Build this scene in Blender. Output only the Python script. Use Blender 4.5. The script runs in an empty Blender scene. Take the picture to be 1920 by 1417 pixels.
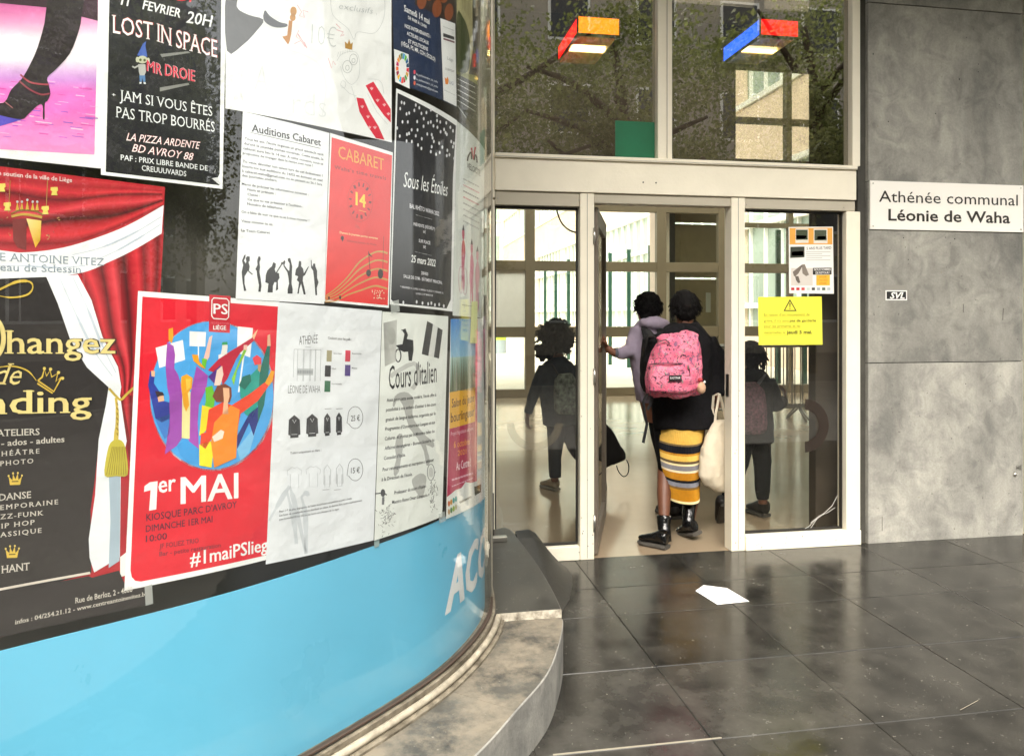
import bpy, bmesh, math, random
from mathutils import Vector, Matrix, noise
from math import sin, cos, pi, radians, sqrt
random.seed(7)
SC = bpy.context.scene
COL = SC.collection
# ---------------------------------------------------------------- camera
F_PX, TH, HY, EYE = 1390.0, radians(9.6), 590.0, 1.5
cam_d = bpy.data.cameras.new('camera')
cam = bpy.data.objects.new('camera', cam_d); COL.objects.link(cam)
cam.location = (0, 0, EYE); cam.rotation_euler = (pi/2, 0, -TH)
cam_d.sensor_fit = 'HORIZONTAL'; cam_d.sensor_width = 36
cam_d.lens = 36*F_PX/1920.0
cam_d.shift_y = -(708.5-HY)/1920.0
cam_d.clip_start = 0.05; cam_d.clip_end = 600
SC.camera = cam
# ---------------------------------------------------------------- sky, sun, exposure (overcast day)
SUN_EL, SUN_AZ = radians(52), radians(200)          # azimuth: clockwise from +Y (towards the facade)
world = bpy.data.worlds.new('World'); SC.world = world; world.use_nodes = True
wt = world.node_tree; wt.nodes.clear()
sky = wt.nodes.new('ShaderNodeTexSky'); sky.sky_type = 'NISHITA'; sky.sun_disc = False
sky.sun_elevation = SUN_EL; sky.sun_rotation = SUN_AZ; sky.air_density = 1.0; sky.dust_density = 4.0
hsv = wt.nodes.new('ShaderNodeHueSaturation'); hsv.inputs['Saturation'].default_value = 0.22
warm = wt.nodes.new('ShaderNodeMix'); warm.data_type = 'RGBA'; warm.blend_type = 'MULTIPLY'
warm.inputs[0].default_value = 1.0; warm.inputs[7].default_value = (1.0, 0.965, 0.90, 1)
bg = wt.nodes.new('ShaderNodeBackground'); bg.inputs[1].default_value = 0.15
wo = wt.nodes.new('ShaderNodeOutputWorld')
wt.links.new(sky.outputs[0], hsv.inputs['Color']); wt.links.new(hsv.outputs[0], warm.inputs[6])
wt.links.new(warm.outputs[2], bg.inputs[0]); wt.links.new(bg.outputs[0], wo.inputs[0])
sun_d = bpy.data.lights.new('sun', 'SUN'); sun_d.energy = 1.2; sun_d.angle = radians(60); sun_d.color = (1, .95, .87)
sun = bpy.data.objects.new('sun', sun_d); COL.objects.link(sun)
sdir = Vector((sin(SUN_AZ)*cos(SUN_EL), cos(SUN_AZ)*cos(SUN_EL), sin(SUN_EL)))
sun.rotation_euler = sdir.to_track_quat('Z', 'Y').to_euler(); sun.location = (0, -6, 12)
SC.view_settings.view_transform = 'Standard'; SC.view_settings.look = 'None'
SC.view_settings.exposure = 2.2; SC.view_settings.gamma = 1.0; SC.view_settings.use_curve_mapping = False
SC.cycles.use_denoising = True; SC.cycles.max_bounces = 10; SC.cycles.transparent_max_bounces = 24
SC.cycles.diffuse_bounces = 5; SC.cycles.glossy_bounces = 5; SC.cycles.sample_clamp_indirect = 6
SC.cycles.caustics_reflective = False; SC.cycles.caustics_refractive = False

# ---------------------------------------------------------------- materials
def lin(c):
    return c/12.92 if c <= .04045 else ((c+.055)/1.055)**2.4
def rgb(h, k=1.0):
    if isinstance(h, str):
        h = h.lstrip('#'); v = [lin(int(h[i:i+2], 16)/255)*k for i in (0, 2, 4)]
    else:
        v = [x*k for x in h]
    return (*v, 1)
MATS = {}
def mat(name, col, rough=.6, metal=0., spec=.5, emit=None, estr=0., noise_s=None, noise_a=.25, bump=0., bump_s=None,
        col2=None, stretch=(1, 1, 1), rvar=0., coat=0.):
    if name in MATS: return MATS[name]
    m = bpy.data.materials.new(name); m.use_nodes = True; nt = m.node_tree
    b = nt.nodes['Principled BSDF']; c = rgb(col)
    b.inputs['Base Color'].default_value = c; b.inputs['Roughness'].default_value = rough
    b.inputs['Metallic'].default_value = metal; b.inputs['Specular IOR Level'].default_value = spec
    b.inputs['Coat Weight'].default_value = coat
    if emit is not None:
        b.inputs['Emission Color'].default_value = rgb(emit); b.inputs['Emission Strength'].default_value = estr
    if noise_s or bump:
        tc = nt.nodes.new('ShaderNodeTexCoord'); mp = nt.nodes.new('ShaderNodeMapping')
        mp.inputs['Scale'].default_value = stretch
        nt.links.new(tc.outputs['Object'], mp.inputs[0])
    if noise_s:
        n = nt.nodes.new('ShaderNodeTexNoise'); n.inputs['Scale'].default_value = noise_s
        n.inputs['Detail'].default_value = 8; n.inputs['Roughness'].default_value = .62
        nt.links.new(mp.outputs[0], n.inputs[0])
        r = nt.nodes.new('ShaderNodeValToRGB')
        r.color_ramp.elements[0].position = .32; r.color_ramp.elements[1].position = .68
        d = rgb(col2) if col2 is not None else tuple(x*(1-noise_a) for x in c[:3])+(1,)
        r.color_ramp.elements[0].color = d; r.color_ramp.elements[1].color = c if col2 is not None else tuple(min(1, x*(1+noise_a*.5)) for x in c[:3])+(1,)
        nt.links.new(n.outputs[0], r.inputs[0]); nt.links.new(r.outputs[0], b.inputs['Base Color'])
        if rvar:
            mr = nt.nodes.new('ShaderNodeMapRange'); mr.inputs[1].default_value = .3; mr.inputs[2].default_value = .7
            mr.inputs[3].default_value = max(.02, rough-rvar); mr.inputs[4].default_value = rough+rvar
            nt.links.new(n.outputs[0], mr.inputs[0]); nt.links.new(mr.outputs[0], b.inputs['Roughness'])
    if bump:
        n2 = nt.nodes.new('ShaderNodeTexNoise'); n2.inputs['Scale'].default_value = bump_s or 40
        n2.inputs['Detail'].default_value = 6; nt.links.new(mp.outputs[0], n2.inputs[0])
        bp = nt.nodes.new('ShaderNodeBump'); bp.inputs['Strength'].default_value = bump; bp.inputs['Distance'].default_value = .01
        nt.links.new(n2.outputs[0], bp.inputs['Height']); nt.links.new(bp.outputs[0], b.inputs['Normal'])
    MATS[name] = m; return m
def glass(name, tint=(.9, .93, .9), refl=.0, ior=1.5, rough=0.):
    """thin architectural pane: clear transmission tinted, mirror by fresnel plus a coating"""
    if name in MATS: return MATS[name]
    m = bpy.data.materials.new(name); m.use_nodes = True; nt = m.node_tree; nt.nodes.clear()
    o = nt.nodes.new('ShaderNodeOutputMaterial'); t = nt.nodes.new('ShaderNodeBsdfTransparent')
    g = nt.nodes.new('ShaderNodeBsdfGlossy'); g.inputs['Roughness'].default_value = rough
    t.inputs[0].default_value = (*tint, 1); g.inputs[0].default_value = (1, 1, 1, 1)
    lw = nt.nodes.new('ShaderNodeLayerWeight'); pw = nt.nodes.new('ShaderNodeMath'); pw.operation = 'POWER'; pw.inputs[1].default_value = 5
    f0 = .04+refl                                  # Schlick: f0 + (1-f0)(1-cos)^5, same on both faces
    ma = nt.nodes.new('ShaderNodeMath'); ma.operation = 'MULTIPLY_ADD'; ma.inputs[1].default_value = 1-f0; ma.inputs[2].default_value = f0
    ma.use_clamp = True
    mx = nt.nodes.new('ShaderNodeMixShader')
    nt.links.new(lw.outputs['Facing'], pw.inputs[0]); nt.links.new(pw.outputs[0], ma.inputs[0]); nt.links.new(ma.outputs[0], mx.inputs[0])
    nt.links.new(t.outputs[0], mx.inputs[1]); nt.links.new(g.outputs[0], mx.inputs[2]); nt.links.new(mx.outputs[0], o.inputs[0])
    MATS[name] = m; return m

# ---------------------------------------------------------------- mesh helpers
class MB:
    def __init__(s): s.v = []; s.f = []
    def box(s, x0, x1, y0, y1, z0, z1):
        b = len(s.v)
        s.v += [(x0,y0,z0),(x1,y0,z0),(x1,y1,z0),(x0,y1,z0),(x0,y0,z1),(x1,y0,z1),(x1,y1,z1),(x0,y1,z1)]
        s.f += [tuple(b+i for i in q) for q in ((0,3,2,1),(4,5,6,7),(0,1,5,4),(1,2,6,5),(2,3,7,6),(3,0,4,7))]
        return s
    def prism(s, pts, z0, z1):
        b = len(s.v); n = len(pts)
        s.v += [(*p[:2], z0) for p in pts] + [(*p[:2], z1) for p in pts]
        s.f.append(tuple(b+i for i in reversed(range(n)))); s.f.append(tuple(b+n+i for i in range(n)))
        for i in range(n): j = (i+1) % n; s.f.append((b+i, b+j, b+n+j, b+n+i))
        return s
    def quad(s, *p):
        b = len(s.v); s.v += list(p); s.f.append(tuple(range(b, b+len(p)))); return s
    def tube(s, pts, r, n=8, closed=False, cap=True):
        """round tube along pts; r number or list"""
        P = [Vector(p) for p in pts]; N = len(P); b = len(s.v); up = None
        for i, p in enumerate(P):
            if closed: t = P[(i+1) % N]-P[i-1]
            else: t = P[min(i+1, N-1)]-P[max(i-1, 0)]
            t.normalize()
            if up is None:
                up = Vector((0, 0, 1)) if abs(t.z) < .9 else Vector((0, 1, 0))
            a = t.cross(up); a.normalize(); c = a.cross(t); up = c
            rr = r[i] if isinstance(r, (list, tuple)) else r
            if not isinstance(rr, (list, tuple)): rr = (rr, rr)
            for k in range(n):
                g = 2*pi*k/n; q = p+a*cos(g)*rr[0]+c*sin(g)*rr[1]; s.v.append(tuple(q))
        M = N if closed else N-1
        for i in range(M):
            for k in range(n):
                i2 = (i+1) % N
                s.f.append((b+i*n+k, b+i*n+(k+1) % n, b+i2*n+(k+1) % n, b+i2*n+k))
        if cap and not closed:
            s.f.append(tuple(b+k for k in reversed(range(n)))); s.f.append(tuple(b+(N-1)*n+k for k in range(n)))
        return s
    def ball(s, c, r, nu=16, nv=10, fn=None):
        if not isinstance(r, (list, tuple)): r = (r, r, r)
        b = len(s.v)
        for j in range(nv+1):
            ph = pi*j/nv
            for i in range(nu):
                g = 2*pi*i/nu; d = Vector((sin(ph)*cos(g), sin(ph)*sin(g), cos(ph)))
                k = fn(d) if fn else 1
                s.v.append((c[0]+d.x*r[0]*k, c[1]+d.y*r[1]*k, c[2]+d.z*r[2]*k))
        for j in range(nv):
            for i in range(nu):
                s.f.append((b+j*nu+i, b+(j+1)*nu+i, b+(j+1)*nu+(i+1) % nu, b+j*nu+(i+1) % nu))
        return s
    def mesh(s, name):
        me = bpy.data.meshes.new(name); me.from_pydata(s.v, [], s.f); me.update(); return me
    def build(s, name, m, parent=None, smooth=False, bevel=0., **tags):
        return link(s.mesh(name), name, m, parent, smooth, bevel, **tags)
def link(me, name, m, parent=None, smooth=False, bevel=0., **tags):
    if m is not None and not me.materials: me.materials.append(m)
    if smooth:
        for p in me.polygons: p.use_smooth = True
    o = bpy.data.objects.new(name, me); COL.objects.link(o)
    if parent is not None: o.parent = parent
    if bevel:
        b = o.modifiers.new('b', 'BEVEL'); b.width = bevel; b.segments = 2; b.limit_method = 'ANGLE'
    for k, v in tags.items(): o[k] = v
    return o
def thing(name, label, cat, loc=(0, 0, 0), rz=0., group=None):
    o = bpy.data.objects.new(name, None); COL.objects.link(o); o.empty_display_size = .1
    o.location = loc; o.rotation_euler = (0, 0, rz); o['label'] = label; o['category'] = cat
    if group: o['group'] = group
    return o
def fuse(mb, name, m, parent=None, voxel=.012, smooth=6, disp=0., dscale=8., dseed=0., **tags):
    """join the closed shapes of an MB into ONE continuous skin (voxel remesh + smoothing + soft folds)"""
    me = mb.mesh(name); bm = bmesh.new(); bm.from_mesh(me); bmesh.ops.recalc_face_normals(bm, faces=bm.faces[:]); bm.to_mesh(me); bm.free()
    o = bpy.data.objects.new(name, me); COL.objects.link(o)
    r = o.modifiers.new('r', 'REMESH'); r.mode = 'VOXEL'; r.voxel_size = voxel
    s = o.modifiers.new('s', 'SMOOTH'); s.iterations = smooth; s.factor = .5
    dg = bpy.context.evaluated_depsgraph_get(); me2 = bpy.data.meshes.new_from_object(o.evaluated_get(dg))
    o.modifiers.clear(); o.data = me2; bpy.data.meshes.remove(me); me2.name = name
    if disp:
        nr = [v.normal.copy() for v in me2.vertices]
        for v, n in zip(me2.vertices, nr):
            p = v.co*dscale+Vector((dseed, 0, 0)); p.z *= .45
            q = v.co*dscale*2.3+Vector((0, dseed, 0)); q.z *= .7
            v.co += n*disp*(noise.noise(p)*1.0+noise.noise(q)*.5)
    for p in me2.polygons: p.use_smooth = True
    me2.materials.clear(); me2.materials.append(m)
    if parent is not None: o.parent = parent
    for k, v in tags.items(): o[k] = v
    return o
def text_mesh(body, size=1., bold=0., shear=0., sx=1., space=1.):
    c = bpy.data.curves.new('t', 'FONT'); c.body = body; c.size = size; c.offset = bold; c.shear = shear
    c.resolution_u = 2; c.space_character = space
    o = bpy.data.objects.new('t', c); COL.objects.link(o)
    dg = bpy.context.evaluated_depsgraph_get(); me = bpy.data.meshes.new_from_object(o.evaluated_get(dg))
    bpy.data.objects.remove(o); bpy.data.curves.remove(c)
    return me
CACHE = {}
def text_geo(body, bold=0., shear=0., space=1.):
    k = (body, bold, shear, space)
    if k not in CACHE:
        me = text_mesh(body, 1., bold, shear, 1., space)
        V = [(v.co.x, v.co.y) for v in me.vertices]; Fc = [tuple(p.vertices) for p in me.polygons]
        bpy.data.meshes.remove(me)
        x0 = min((v[0] for v in V), default=0); x1 = max((v[0] for v in V), default=1)
        CACHE[k] = ([(v[0]-x0, v[1]) for v in V], Fc, max(1e-4, x1-x0))
    return CACHE[k]
CAP = .682
def smooth_poly(pts, n=6, closed=False):
    """catmull-rom through points"""
    P = [tuple(p) for p in pts]; out = []; N = len(P)
    def g(i): return P[i % N] if closed else P[max(0, min(N-1, i))]
    for i in range(N if closed else N-1):
        a, b, c, d = g(i-1), g(i), g(i+1), g(i+2)
        for k in range(n):
            t = k/n
            out.append(tuple(.5*((2*b[j])+(-a[j]+c[j])*t+(2*a[j]-5*b[j]+4*c[j]-d[j])*t*t+(-a[j]+3*b[j]-3*c[j]+d[j])*t**3) for j in range(len(b))))
    if not closed: out.append(P[-1])
    return out
def ray(x):
    u = (x-960)/F_PX; return sin(TH)+u*cos(TH), cos(TH)-u*sin(TH)
def on_plane_y(x, y, Y):                       # where a sight line meets the plane Y = const
    a, b = ray(x); k = Y/b; return a*k, EYE-k*(y-HY)/F_PX
def on_floor(x, y, z=0.):
    k = (EYE-z)*F_PX/(y-HY); a, b = ray(x); return a*k, b*k
# ================================================================ materials of the place
M_cream = mat('cream_paint', '#f4ecd8', .45, noise_s=3, noise_a=.07, bump=.15, bump_s=60)
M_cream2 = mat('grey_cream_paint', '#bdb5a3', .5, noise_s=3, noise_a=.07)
M_gasket = mat('dark_gasket', '#24211d', .6)
M_lobby_floor = mat('lobby_terrazzo', (.34, .27, .185), .15, noise_s=1.1, noise_a=.28, col2=(.30, .225, .15), rvar=.04, bump=.02, bump_s=6)
M_brown = mat('brown_wall', '#43362f', .7, noise_s=1.5, noise_a=.2)
M_taupe = mat('taupe_frame_paint', '#6f644f', .5, noise_s=2, noise_a=.1)
M_ceiling = mat('lobby_ceiling', '#6b6258', .8, noise_s=2, noise_a=.15)
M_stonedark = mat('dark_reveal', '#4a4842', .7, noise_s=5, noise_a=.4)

def concrete(name, base, dark, s=1.5, seed=0., rough=.75):
    m = bpy.data.materials.new(name); m.use_nodes = True; nt = m.node_tree; b = nt.nodes['Principled BSDF']
    L = nt.links.new
    tc = nt.nodes.new('ShaderNodeTexCoord'); mp = nt.nodes.new('ShaderNodeMapping'); mp.inputs['Location'].default_value = (seed, seed, seed)
    L(tc.outputs['Object'], mp.inputs[0])
    def nz(sc, det, stretch=None, dist=0.):
        n = nt.nodes.new('ShaderNodeTexNoise'); n.inputs['Scale'].default_value = sc; n.inputs['Detail'].default_value = det
        n.inputs['Roughness'].default_value = .6; n.inputs['Distortion'].default_value = dist
        if stretch:
            q = nt.nodes.new('ShaderNodeMapping'); q.inputs['Scale'].default_value = stretch; L(mp.outputs[0], q.inputs[0]); L(q.outputs[0], n.inputs[0])
        else: L(mp.outputs[0], n.inputs[0])
        return n
    def ramp(n, stops):
        r = nt.nodes.new('ShaderNodeValToRGB'); e = r.color_ramp.elements
        e[0].position, e[0].color = stops[0][0], rgb(stops[0][1]); e[1].position, e[1].color = stops[-1][0], rgb(stops[-1][1])
        for p, c in stops[1:-1]: x = e.new(p); x.color = rgb(c)
        L(n.outputs[0], r.inputs[0]); return r
    def mul(a, c, f=1.):
        x = nt.nodes.new('ShaderNodeMix'); x.data_type = 'RGBA'; x.blend_type = 'MULTIPLY'; x.inputs[0].default_value = f
        L(a, x.inputs[6]); L(c, x.inputs[7]); return x.outputs[2]
    big = ramp(nz(s, 9, (1, 1, .55), .3), [(.33, dark), (.5, tuple((a+c)/2 for a, c in zip(base, dark))), (.66, base)])
    streak = ramp(nz(7, 5, (1, 1, .12)), [(.3, (.78, .78, .78)), (.7, (1.1, 1.1, 1.08))])
    fine = ramp(nz(70, 4), [(.3, (.8, .8, .8)), (.65, (1.08, 1.08, 1.08))])
    pits = ramp(nz(34, 3), [(.26, (.35, .35, .35)), (.31, (1, 1, 1))])
    mid = ramp(nz(6.5, 10, dist=1.2), [(.34, (.66, .66, .67)), (.5, (.95, .95, .94)), (.66, (1.15, 1.14, 1.12))])
    c = mul(mul(mul(mul(big.outputs[0], mid.outputs[0], .8), streak.outputs[0], .6), fine.outputs[0], .6), pits.outputs[0], .8)
    L(c, b.inputs['Base Color']); b.inputs['Roughness'].default_value = rough
    bp = nt.nodes.new('ShaderNodeBump'); bp.inputs['Strength'].default_value = .25; bp.inputs['Distance'].default_value = .008
    L(fine.outputs[0], bp.inputs['Height']); L(bp.outputs[0], b.inputs['Normal'])
    return m
M_conc = [concrete('blue_stone_panel_%s' % 'abcd'[i], tuple(c*k_ for c in (.40, .386, .345)), tuple(c*k_ for c in (.17, .166, .152)), 1.9, i*7.3) for i, k_ in enumerate((1.22, 1.06, 1.10, 1.0))]  # bottom pillar panel paler than those above: canopy shade put into the stone colour
M_sillside = concrete('sill_side_stone', (.40, .385, .35), (.24, .235, .215), 4, 3)
M_facade = concrete('upper_facade', (.42, .40, .36), (.30, .29, .27), 1, 9)

def tile_mat(name, base, dark, rough, stain=None):
    """polished blue limestone: per-slab tone, pale specks and scuffs"""
    m = bpy.data.materials.new(name); m.use_nodes = True; nt = m.node_tree; b = nt.nodes['Principled BSDF']; L = nt.links.new
    tc = nt.nodes.new('ShaderNodeTexCoord'); oi = nt.nodes.new('ShaderNodeObjectInfo')
    geo = nt.nodes.new('ShaderNodeNewGeometry')
    n = nt.nodes.new('ShaderNodeTexNoise'); n.inputs['Scale'].default_value = 5; n.inputs['Detail'].default_value = 9; n.inputs['Roughness'].default_value = .65
    L(geo.outputs['Position'], n.inputs[0])
    r = nt.nodes.new('ShaderNodeValToRGB'); e = r.color_ramp.elements
    e[0].position = .36; e[0].color = rgb(dark); e[1].position = .66; e[1].color = rgb(base); L(n.outputs[0], r.inputs[0])
    mr = nt.nodes.new('ShaderNodeMapRange'); mr.inputs[3].default_value = .72; mr.inputs[4].default_value = 1.25; L(oi.outputs['Random'], mr.inputs[0])
    mx = nt.nodes.new('ShaderNodeMix'); mx.data_type = 'RGBA'; mx.blend_type = 'MULTIPLY'; mx.inputs[0].default_value = 1
    L(r.outputs[0], mx.inputs[6]); L(mr.outputs[0], mx.inputs[7])
    v = nt.nodes.new('ShaderNodeTexNoise'); v.inputs['Scale'].default_value = 62; v.inputs['Detail'].default_value = 3; v.inputs['Roughness'].default_value = .55
    L(geo.outputs['Position'], v.inputs[0])
    r2 = nt.nodes.new('ShaderNodeValToRGB'); r2.color_ramp.elements[0].position = .68; r2.color_ramp.elements[1].position = .76
    r2.color_ramp.elements[0].color = (0, 0, 0, 1); r2.color_ramp.elements[1].color = (1, 1, 1, 1); L(v.outputs[0], r2.inputs[0])
    m2 = nt.nodes.new('ShaderNodeMix'); m2.data_type = 'RGBA'; L(r2.outputs[0], m2.inputs[0]); L(mx.outputs[2], m2.inputs[6])
    m2.inputs[7].default_value = rgb((.26, .24, .2)); last = m2.outputs[2]
    if stain:
        n3 = nt.nodes.new('ShaderNodeTexNoise'); n3.inputs['Scale'].default_value = 4.5; n3.inputs['Detail'].default_value = 12; n3.inputs['Roughness'].default_value = .75
        L(geo.outputs['Position'], n3.inputs[0])
        r3 = nt.nodes.new('ShaderNodeValToRGB'); r3.color_ramp.elements[0].position = .42; r3.color_ramp.elements[1].position = .60
        r3.color_ramp.elements[0].color = (0, 0, 0, 1); r3.color_ramp.elements[1].color = (1, 1, 1, 1); L(n3.outputs[0], r3.inputs[0])
        m3 = nt.nodes.new('ShaderNodeMix'); m3.data_type = 'RGBA'; L(r3.outputs[0], m3.inputs[0]); L(last, m3.inputs[6]); m3.inputs[7].default_value = rgb(stain)
        last = m3.outputs[2]
    L(last, b.inputs['Base Color'])
    b.inputs['Specular IOR Level'].default_value = .42
    mr2 = nt.nodes.new('ShaderNodeMapRange'); mr2.inputs[1].default_value = .3; mr2.inputs[2].default_value = .7
    mr2.inputs[3].default_value = rough-.06; mr2.inputs[4].default_value = rough+.12; L(n.outputs[0], mr2.inputs[0]); L(mr2.outputs[0], b.inputs['Roughness'])
    bp = nt.nodes.new('ShaderNodeBump'); bp.inputs['Strength'].default_value = .6 if stain else .12; bp.inputs['Distance'].default_value = .004
    L(n.outputs[0], bp.inputs['Height']); L(bp.outputs[0], b.inputs['Normal'])
    return m
M_tile = tile_mat('polished_blue_stone', (.052, .049, .042), (.020, .019, .0165), .17)
M_silltop = tile_mat('worn_sill_stone', (.10, .094, .078), (.035, .033, .029), .5, stain=(.21, .18, .135))
M_silltop2 = tile_mat('dark_sill_stone', (.060, .056, .046), (.028, .026, .022), .38)
M_grout = mat('pale_grout', '#45413a', .9, noise_s=6, noise_a=.5)

# ================================================================ ground
gm = MB().box(-60, 70, -45, 1.2, -.30, -.02)
ground = gm.build('ground', mat('street_ground', '#77746d', .85, noise_s=.8, noise_a=.3), kind='structure')
gb = MB().box(-60, 70, 1.2, 4.40, -.30, -.006)
pave = gb.build('pavement', M_grout, kind='structure')
colx = [-.13, .50, 1.135, 1.77, 2.40, 3.03, 3.66, 4.29, 4.92, 5.55, 6.18]
rowy = [.82, 1.37, 1.92, 2.465, 3.015, 3.565, 3.93, 4.43]
g = .0013
shared = {}
for j in range(len(rowy)-1):
    for i in range(len(colx)-1):
        x0, x1, y0, y1 = colx[i]+g, colx[i+1]-g, rowy[j]+g, rowy[j+1]-g
        key = (round(x1-x0, 3), round(y1-y0, 3))
        if key not in shared:
            w, d = (x1-x0)/2, (y1-y0)/2; c = .0025
            t = MB(); t.v = [(-w,-d,-.02),(w,-d,-.02),(w,d,-.02),(-w,d,-.02),(-w,-d,-c),(w,-d,-c),(w,d,-c),(-w,d,-c),
                             (-w+c,-d+c,0),(w-c,-d+c,0),(w-c,d-c,0),(-w+c,d-c,0)]
            t.f = [(0,1,5,4),(1,2,6,5),(2,3,7,6),(3,0,4,7),(4,5,9,8),(5,6,10,9),(6,7,11,10),(7,4,8,11),(8,9,10,11)]
            me = t.mesh('paving_slab'); me.materials.append(M_tile); shared[key] = me
        o = bpy.data.objects.new('paving_slab', shared[key]); COL.objects.link(o); o.parent = pave
        o.location = ((x0+x1)/2, (y0+y1)/2, random.uniform(-.0008, .0008))
# pale strip of exposed mortar in front of the lower left slab
MB().box(.56, 1.172, 2.468, 2.474, -.001, .0012).build('mortar_line', mat('pale_mortar', '#8f8878', .9), pave)
for (p, q, w) in (((1800,1331),(1834,1313),.0022),):
    a = on_floor(*p); b = on_floor(*q); d = Vector((b[0]-a[0], b[1]-a[1])); d.normalize(); n = Vector((-d.y, d.x))*w/2
    MB().quad((a[0]-n.x,a[1]-n.y,.0016),(b[0]-n.x,b[1]-n.y,.0016),(b[0]+n.x,b[1]+n.y,.0016),(a[0]+n.x,a[1]+n.y,.0016)).build('scuff', MATS['pale_mortar'], pave)
# white pentagon stuck on the slabs
pp = [on_floor(*p) for p in ((1304,1108),(1319,1097.5),(1363,1103),(1405,1128),(1345,1134))]
MB().prism(pp, .0025, .0035).build('floor_arrow', mat('white_sticker', '#f2f0ec', .5), label='white five-sided arrow sticker stuck on the dark paving before the door', category='sticker')

# ---------------- lobby
LY0, LY1, LX0, LX1, LH = 4.43, 13.2, -1.5, 9.0, 7.0
MB().box(LX0-.2, LX1+.2, LY0, LY1+.25, -.30, -.001).build('lobby_floor', M_lobby_floor, kind='structure')
M_plaster = mat('lobby_plaster', '#cfc6b6', .85, noise_s=2, noise_a=.08)
for q in ((LX0-.2, LX1+.2, LY0+.3, 6.6), (LX0-.2, LX1+.2, 12.4, LY1+.3), (LX0-.2, 0, 6.6, 12.4), (8.2, LX1+.2, 6.6, 12.4)):
    MB().box(*q, LH, LH+.2).build('lobby_ceiling', M_ceiling, kind='structure')
sk = thing('added_rooflight', 'unseen glazed roof opening added to brighten the lobby', 'added_rooflight', (0, 0, LH))  # unseen roof glazing, added to bring daylight onto lobby floor and mullions
for k in range(5): MB().box(.01+k*1.64, 1.55+k*1.64, 6.62, 12.38, .08, .09).build('pane', glass('clear_glass'), sk); MB().box(1.56+k*1.64, 1.64+k*1.64, 6.62, 12.38, .0, .12).build('rafter', M_taupe, sk)
MB().box(LX0-.2, LX0, LY0+.2, LY1, 0, LH).build('lobby_wall', M_plaster, kind='structure')
MB().box(LX1, LX1+.2, LY0+.2, LY1, 0, LH).build('lobby_wall', M_plaster, kind='structure')
# brown pier just behind the right-hand glazing
MB().box(2.86, 3.5, 4.60, 4.68, 0, 5.0).build('lobby_pier', mat('dark_pier', '#463d33', .6, noise_s=3, noise_a=.25), kind='structure')
# courtyard ground
MB().box(-40, 60, LY1+.26, 110, -.30, -.002).build('courtyard_ground', mat('courtyard_paving', '#e2d8c6', .8, noise_s=.5, noise_a=.15), kind='structure')

# ---------------- glazed screen at the back of the lobby
scr = thing('glazed_screen', 'taupe gridded window wall at the back of the lobby, courtyard behind it', 'window wall', (0, 0, 0))
VX = [(-1.5,-1.3), (-.03,.145), (2.48,2.655), (4.98,5.165), (6.21,6.50), (7.65,7.745), (8.75,9.0)]
HZ = [(0,.15), (1.09,1.28), (2.30,2.48), (3.41,3.60)]
YB = 13.2
for (a, b) in VX: MB().box(a, b, YB, YB+.12, 0, 4.40).build('mullion', M_taupe, scr, bevel=.006)
for k in range(len(VX)-1):
    a, b = VX[k][1], VX[k+1][0]
    for (z0, z1) in HZ:
        if a > 6.3 and z0 > 3: z0, z1 = 3.17, 3.26
        MB().box(a, b, YB+.01, YB+.11, z0, z1).build('transom', M_taupe, scr, bevel=.006)
    for (z0, z1) in ((.15,1.09),(1.28,2.30),(2.48,3.41),(3.60,4.40)):
        gl = glass('clear_glass') if not (k == 1 and z0 == 1.28) else mat('frosted_film', '#fbfaf4', .5, noise_s=2, noise_a=.12)
        MB().box(a, b, YB+.055, YB+.063, z0, z1).build('pane', gl, scr)
# wall over the screen with one high window
uw = thing('upper_wall', 'brown wall above the gridded screen with one bright high window', 'wall', (0, 0, 0))
hx0, hx1, hz0, hz1 = 6.55, 9.0, 4.47, 6.22
w = MB(); w.box(LX0, hx0, YB, YB+.2, 4.40, LH); w.box(hx0, hx1, YB, YB+.2, 4.40, hz0); w.box(hx0, hx1, YB, YB+.2, hz1, LH)
w.build('wall', M_brown, uw)
for i, (a, b) in enumerate(((hx0, 7.61), (7.72, hx1))):
    for (z0, z1) in ((hz0, 5.17), (5.28, hz1)):
        MB().box(a, b, YB+.1, YB+.108, z0, z1).build('pane', glass('clear_glass'), uw)
MB().box(7.61, 7.72, YB+.02, YB+.16, hz0, hz1).build('mullion', M_taupe, uw)
MB().box(hx0, 7.61, YB+.03, YB+.15, 5.17, 5.28).build('transom', M_taupe, uw); MB().box(7.72, hx1, YB+.03, YB+.15, 5.17, 5.28).build('transom', M_taupe, uw)
# pale pier and brown boards just outside the screen, seen in the right-hand bays
MB().box(5.35, 5.62, 14.2, 14.6, 0, 4.6).build('courtyard_pier', mat('pink_render', '#d9c6b6', .8, noise_s=3, noise_a=.08), label='pale rendered pier just outside the lobby screen', category='pier')
bd = thing('board_partition', 'brown board partition outside the screen beside the pale pier', 'partition', (5.64, 14.3, 0))
for k in range(4):
    MB().box(0, .12 if k == 0 else 1.6, 0, .1, 0, .01)
MB().box(0, .13, -.02, .1, 0, 4.5).build('frame', mat('dark_brown', '#2f2721', .6), bd)
for k in range(4): MB().box(.14, 1.15, 0, .06, .02+k*1.12, 1.10+k*1.12).build('board', mat('brown_board', '#6a5a3e', .6, noise_s=4, noise_a=.2), bd)
MB().box(.80, .90, -.02, -.005, 1.55, 1.95).build('notice', mat('grey_paper', '#8f8b80', .7), bd)

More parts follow.
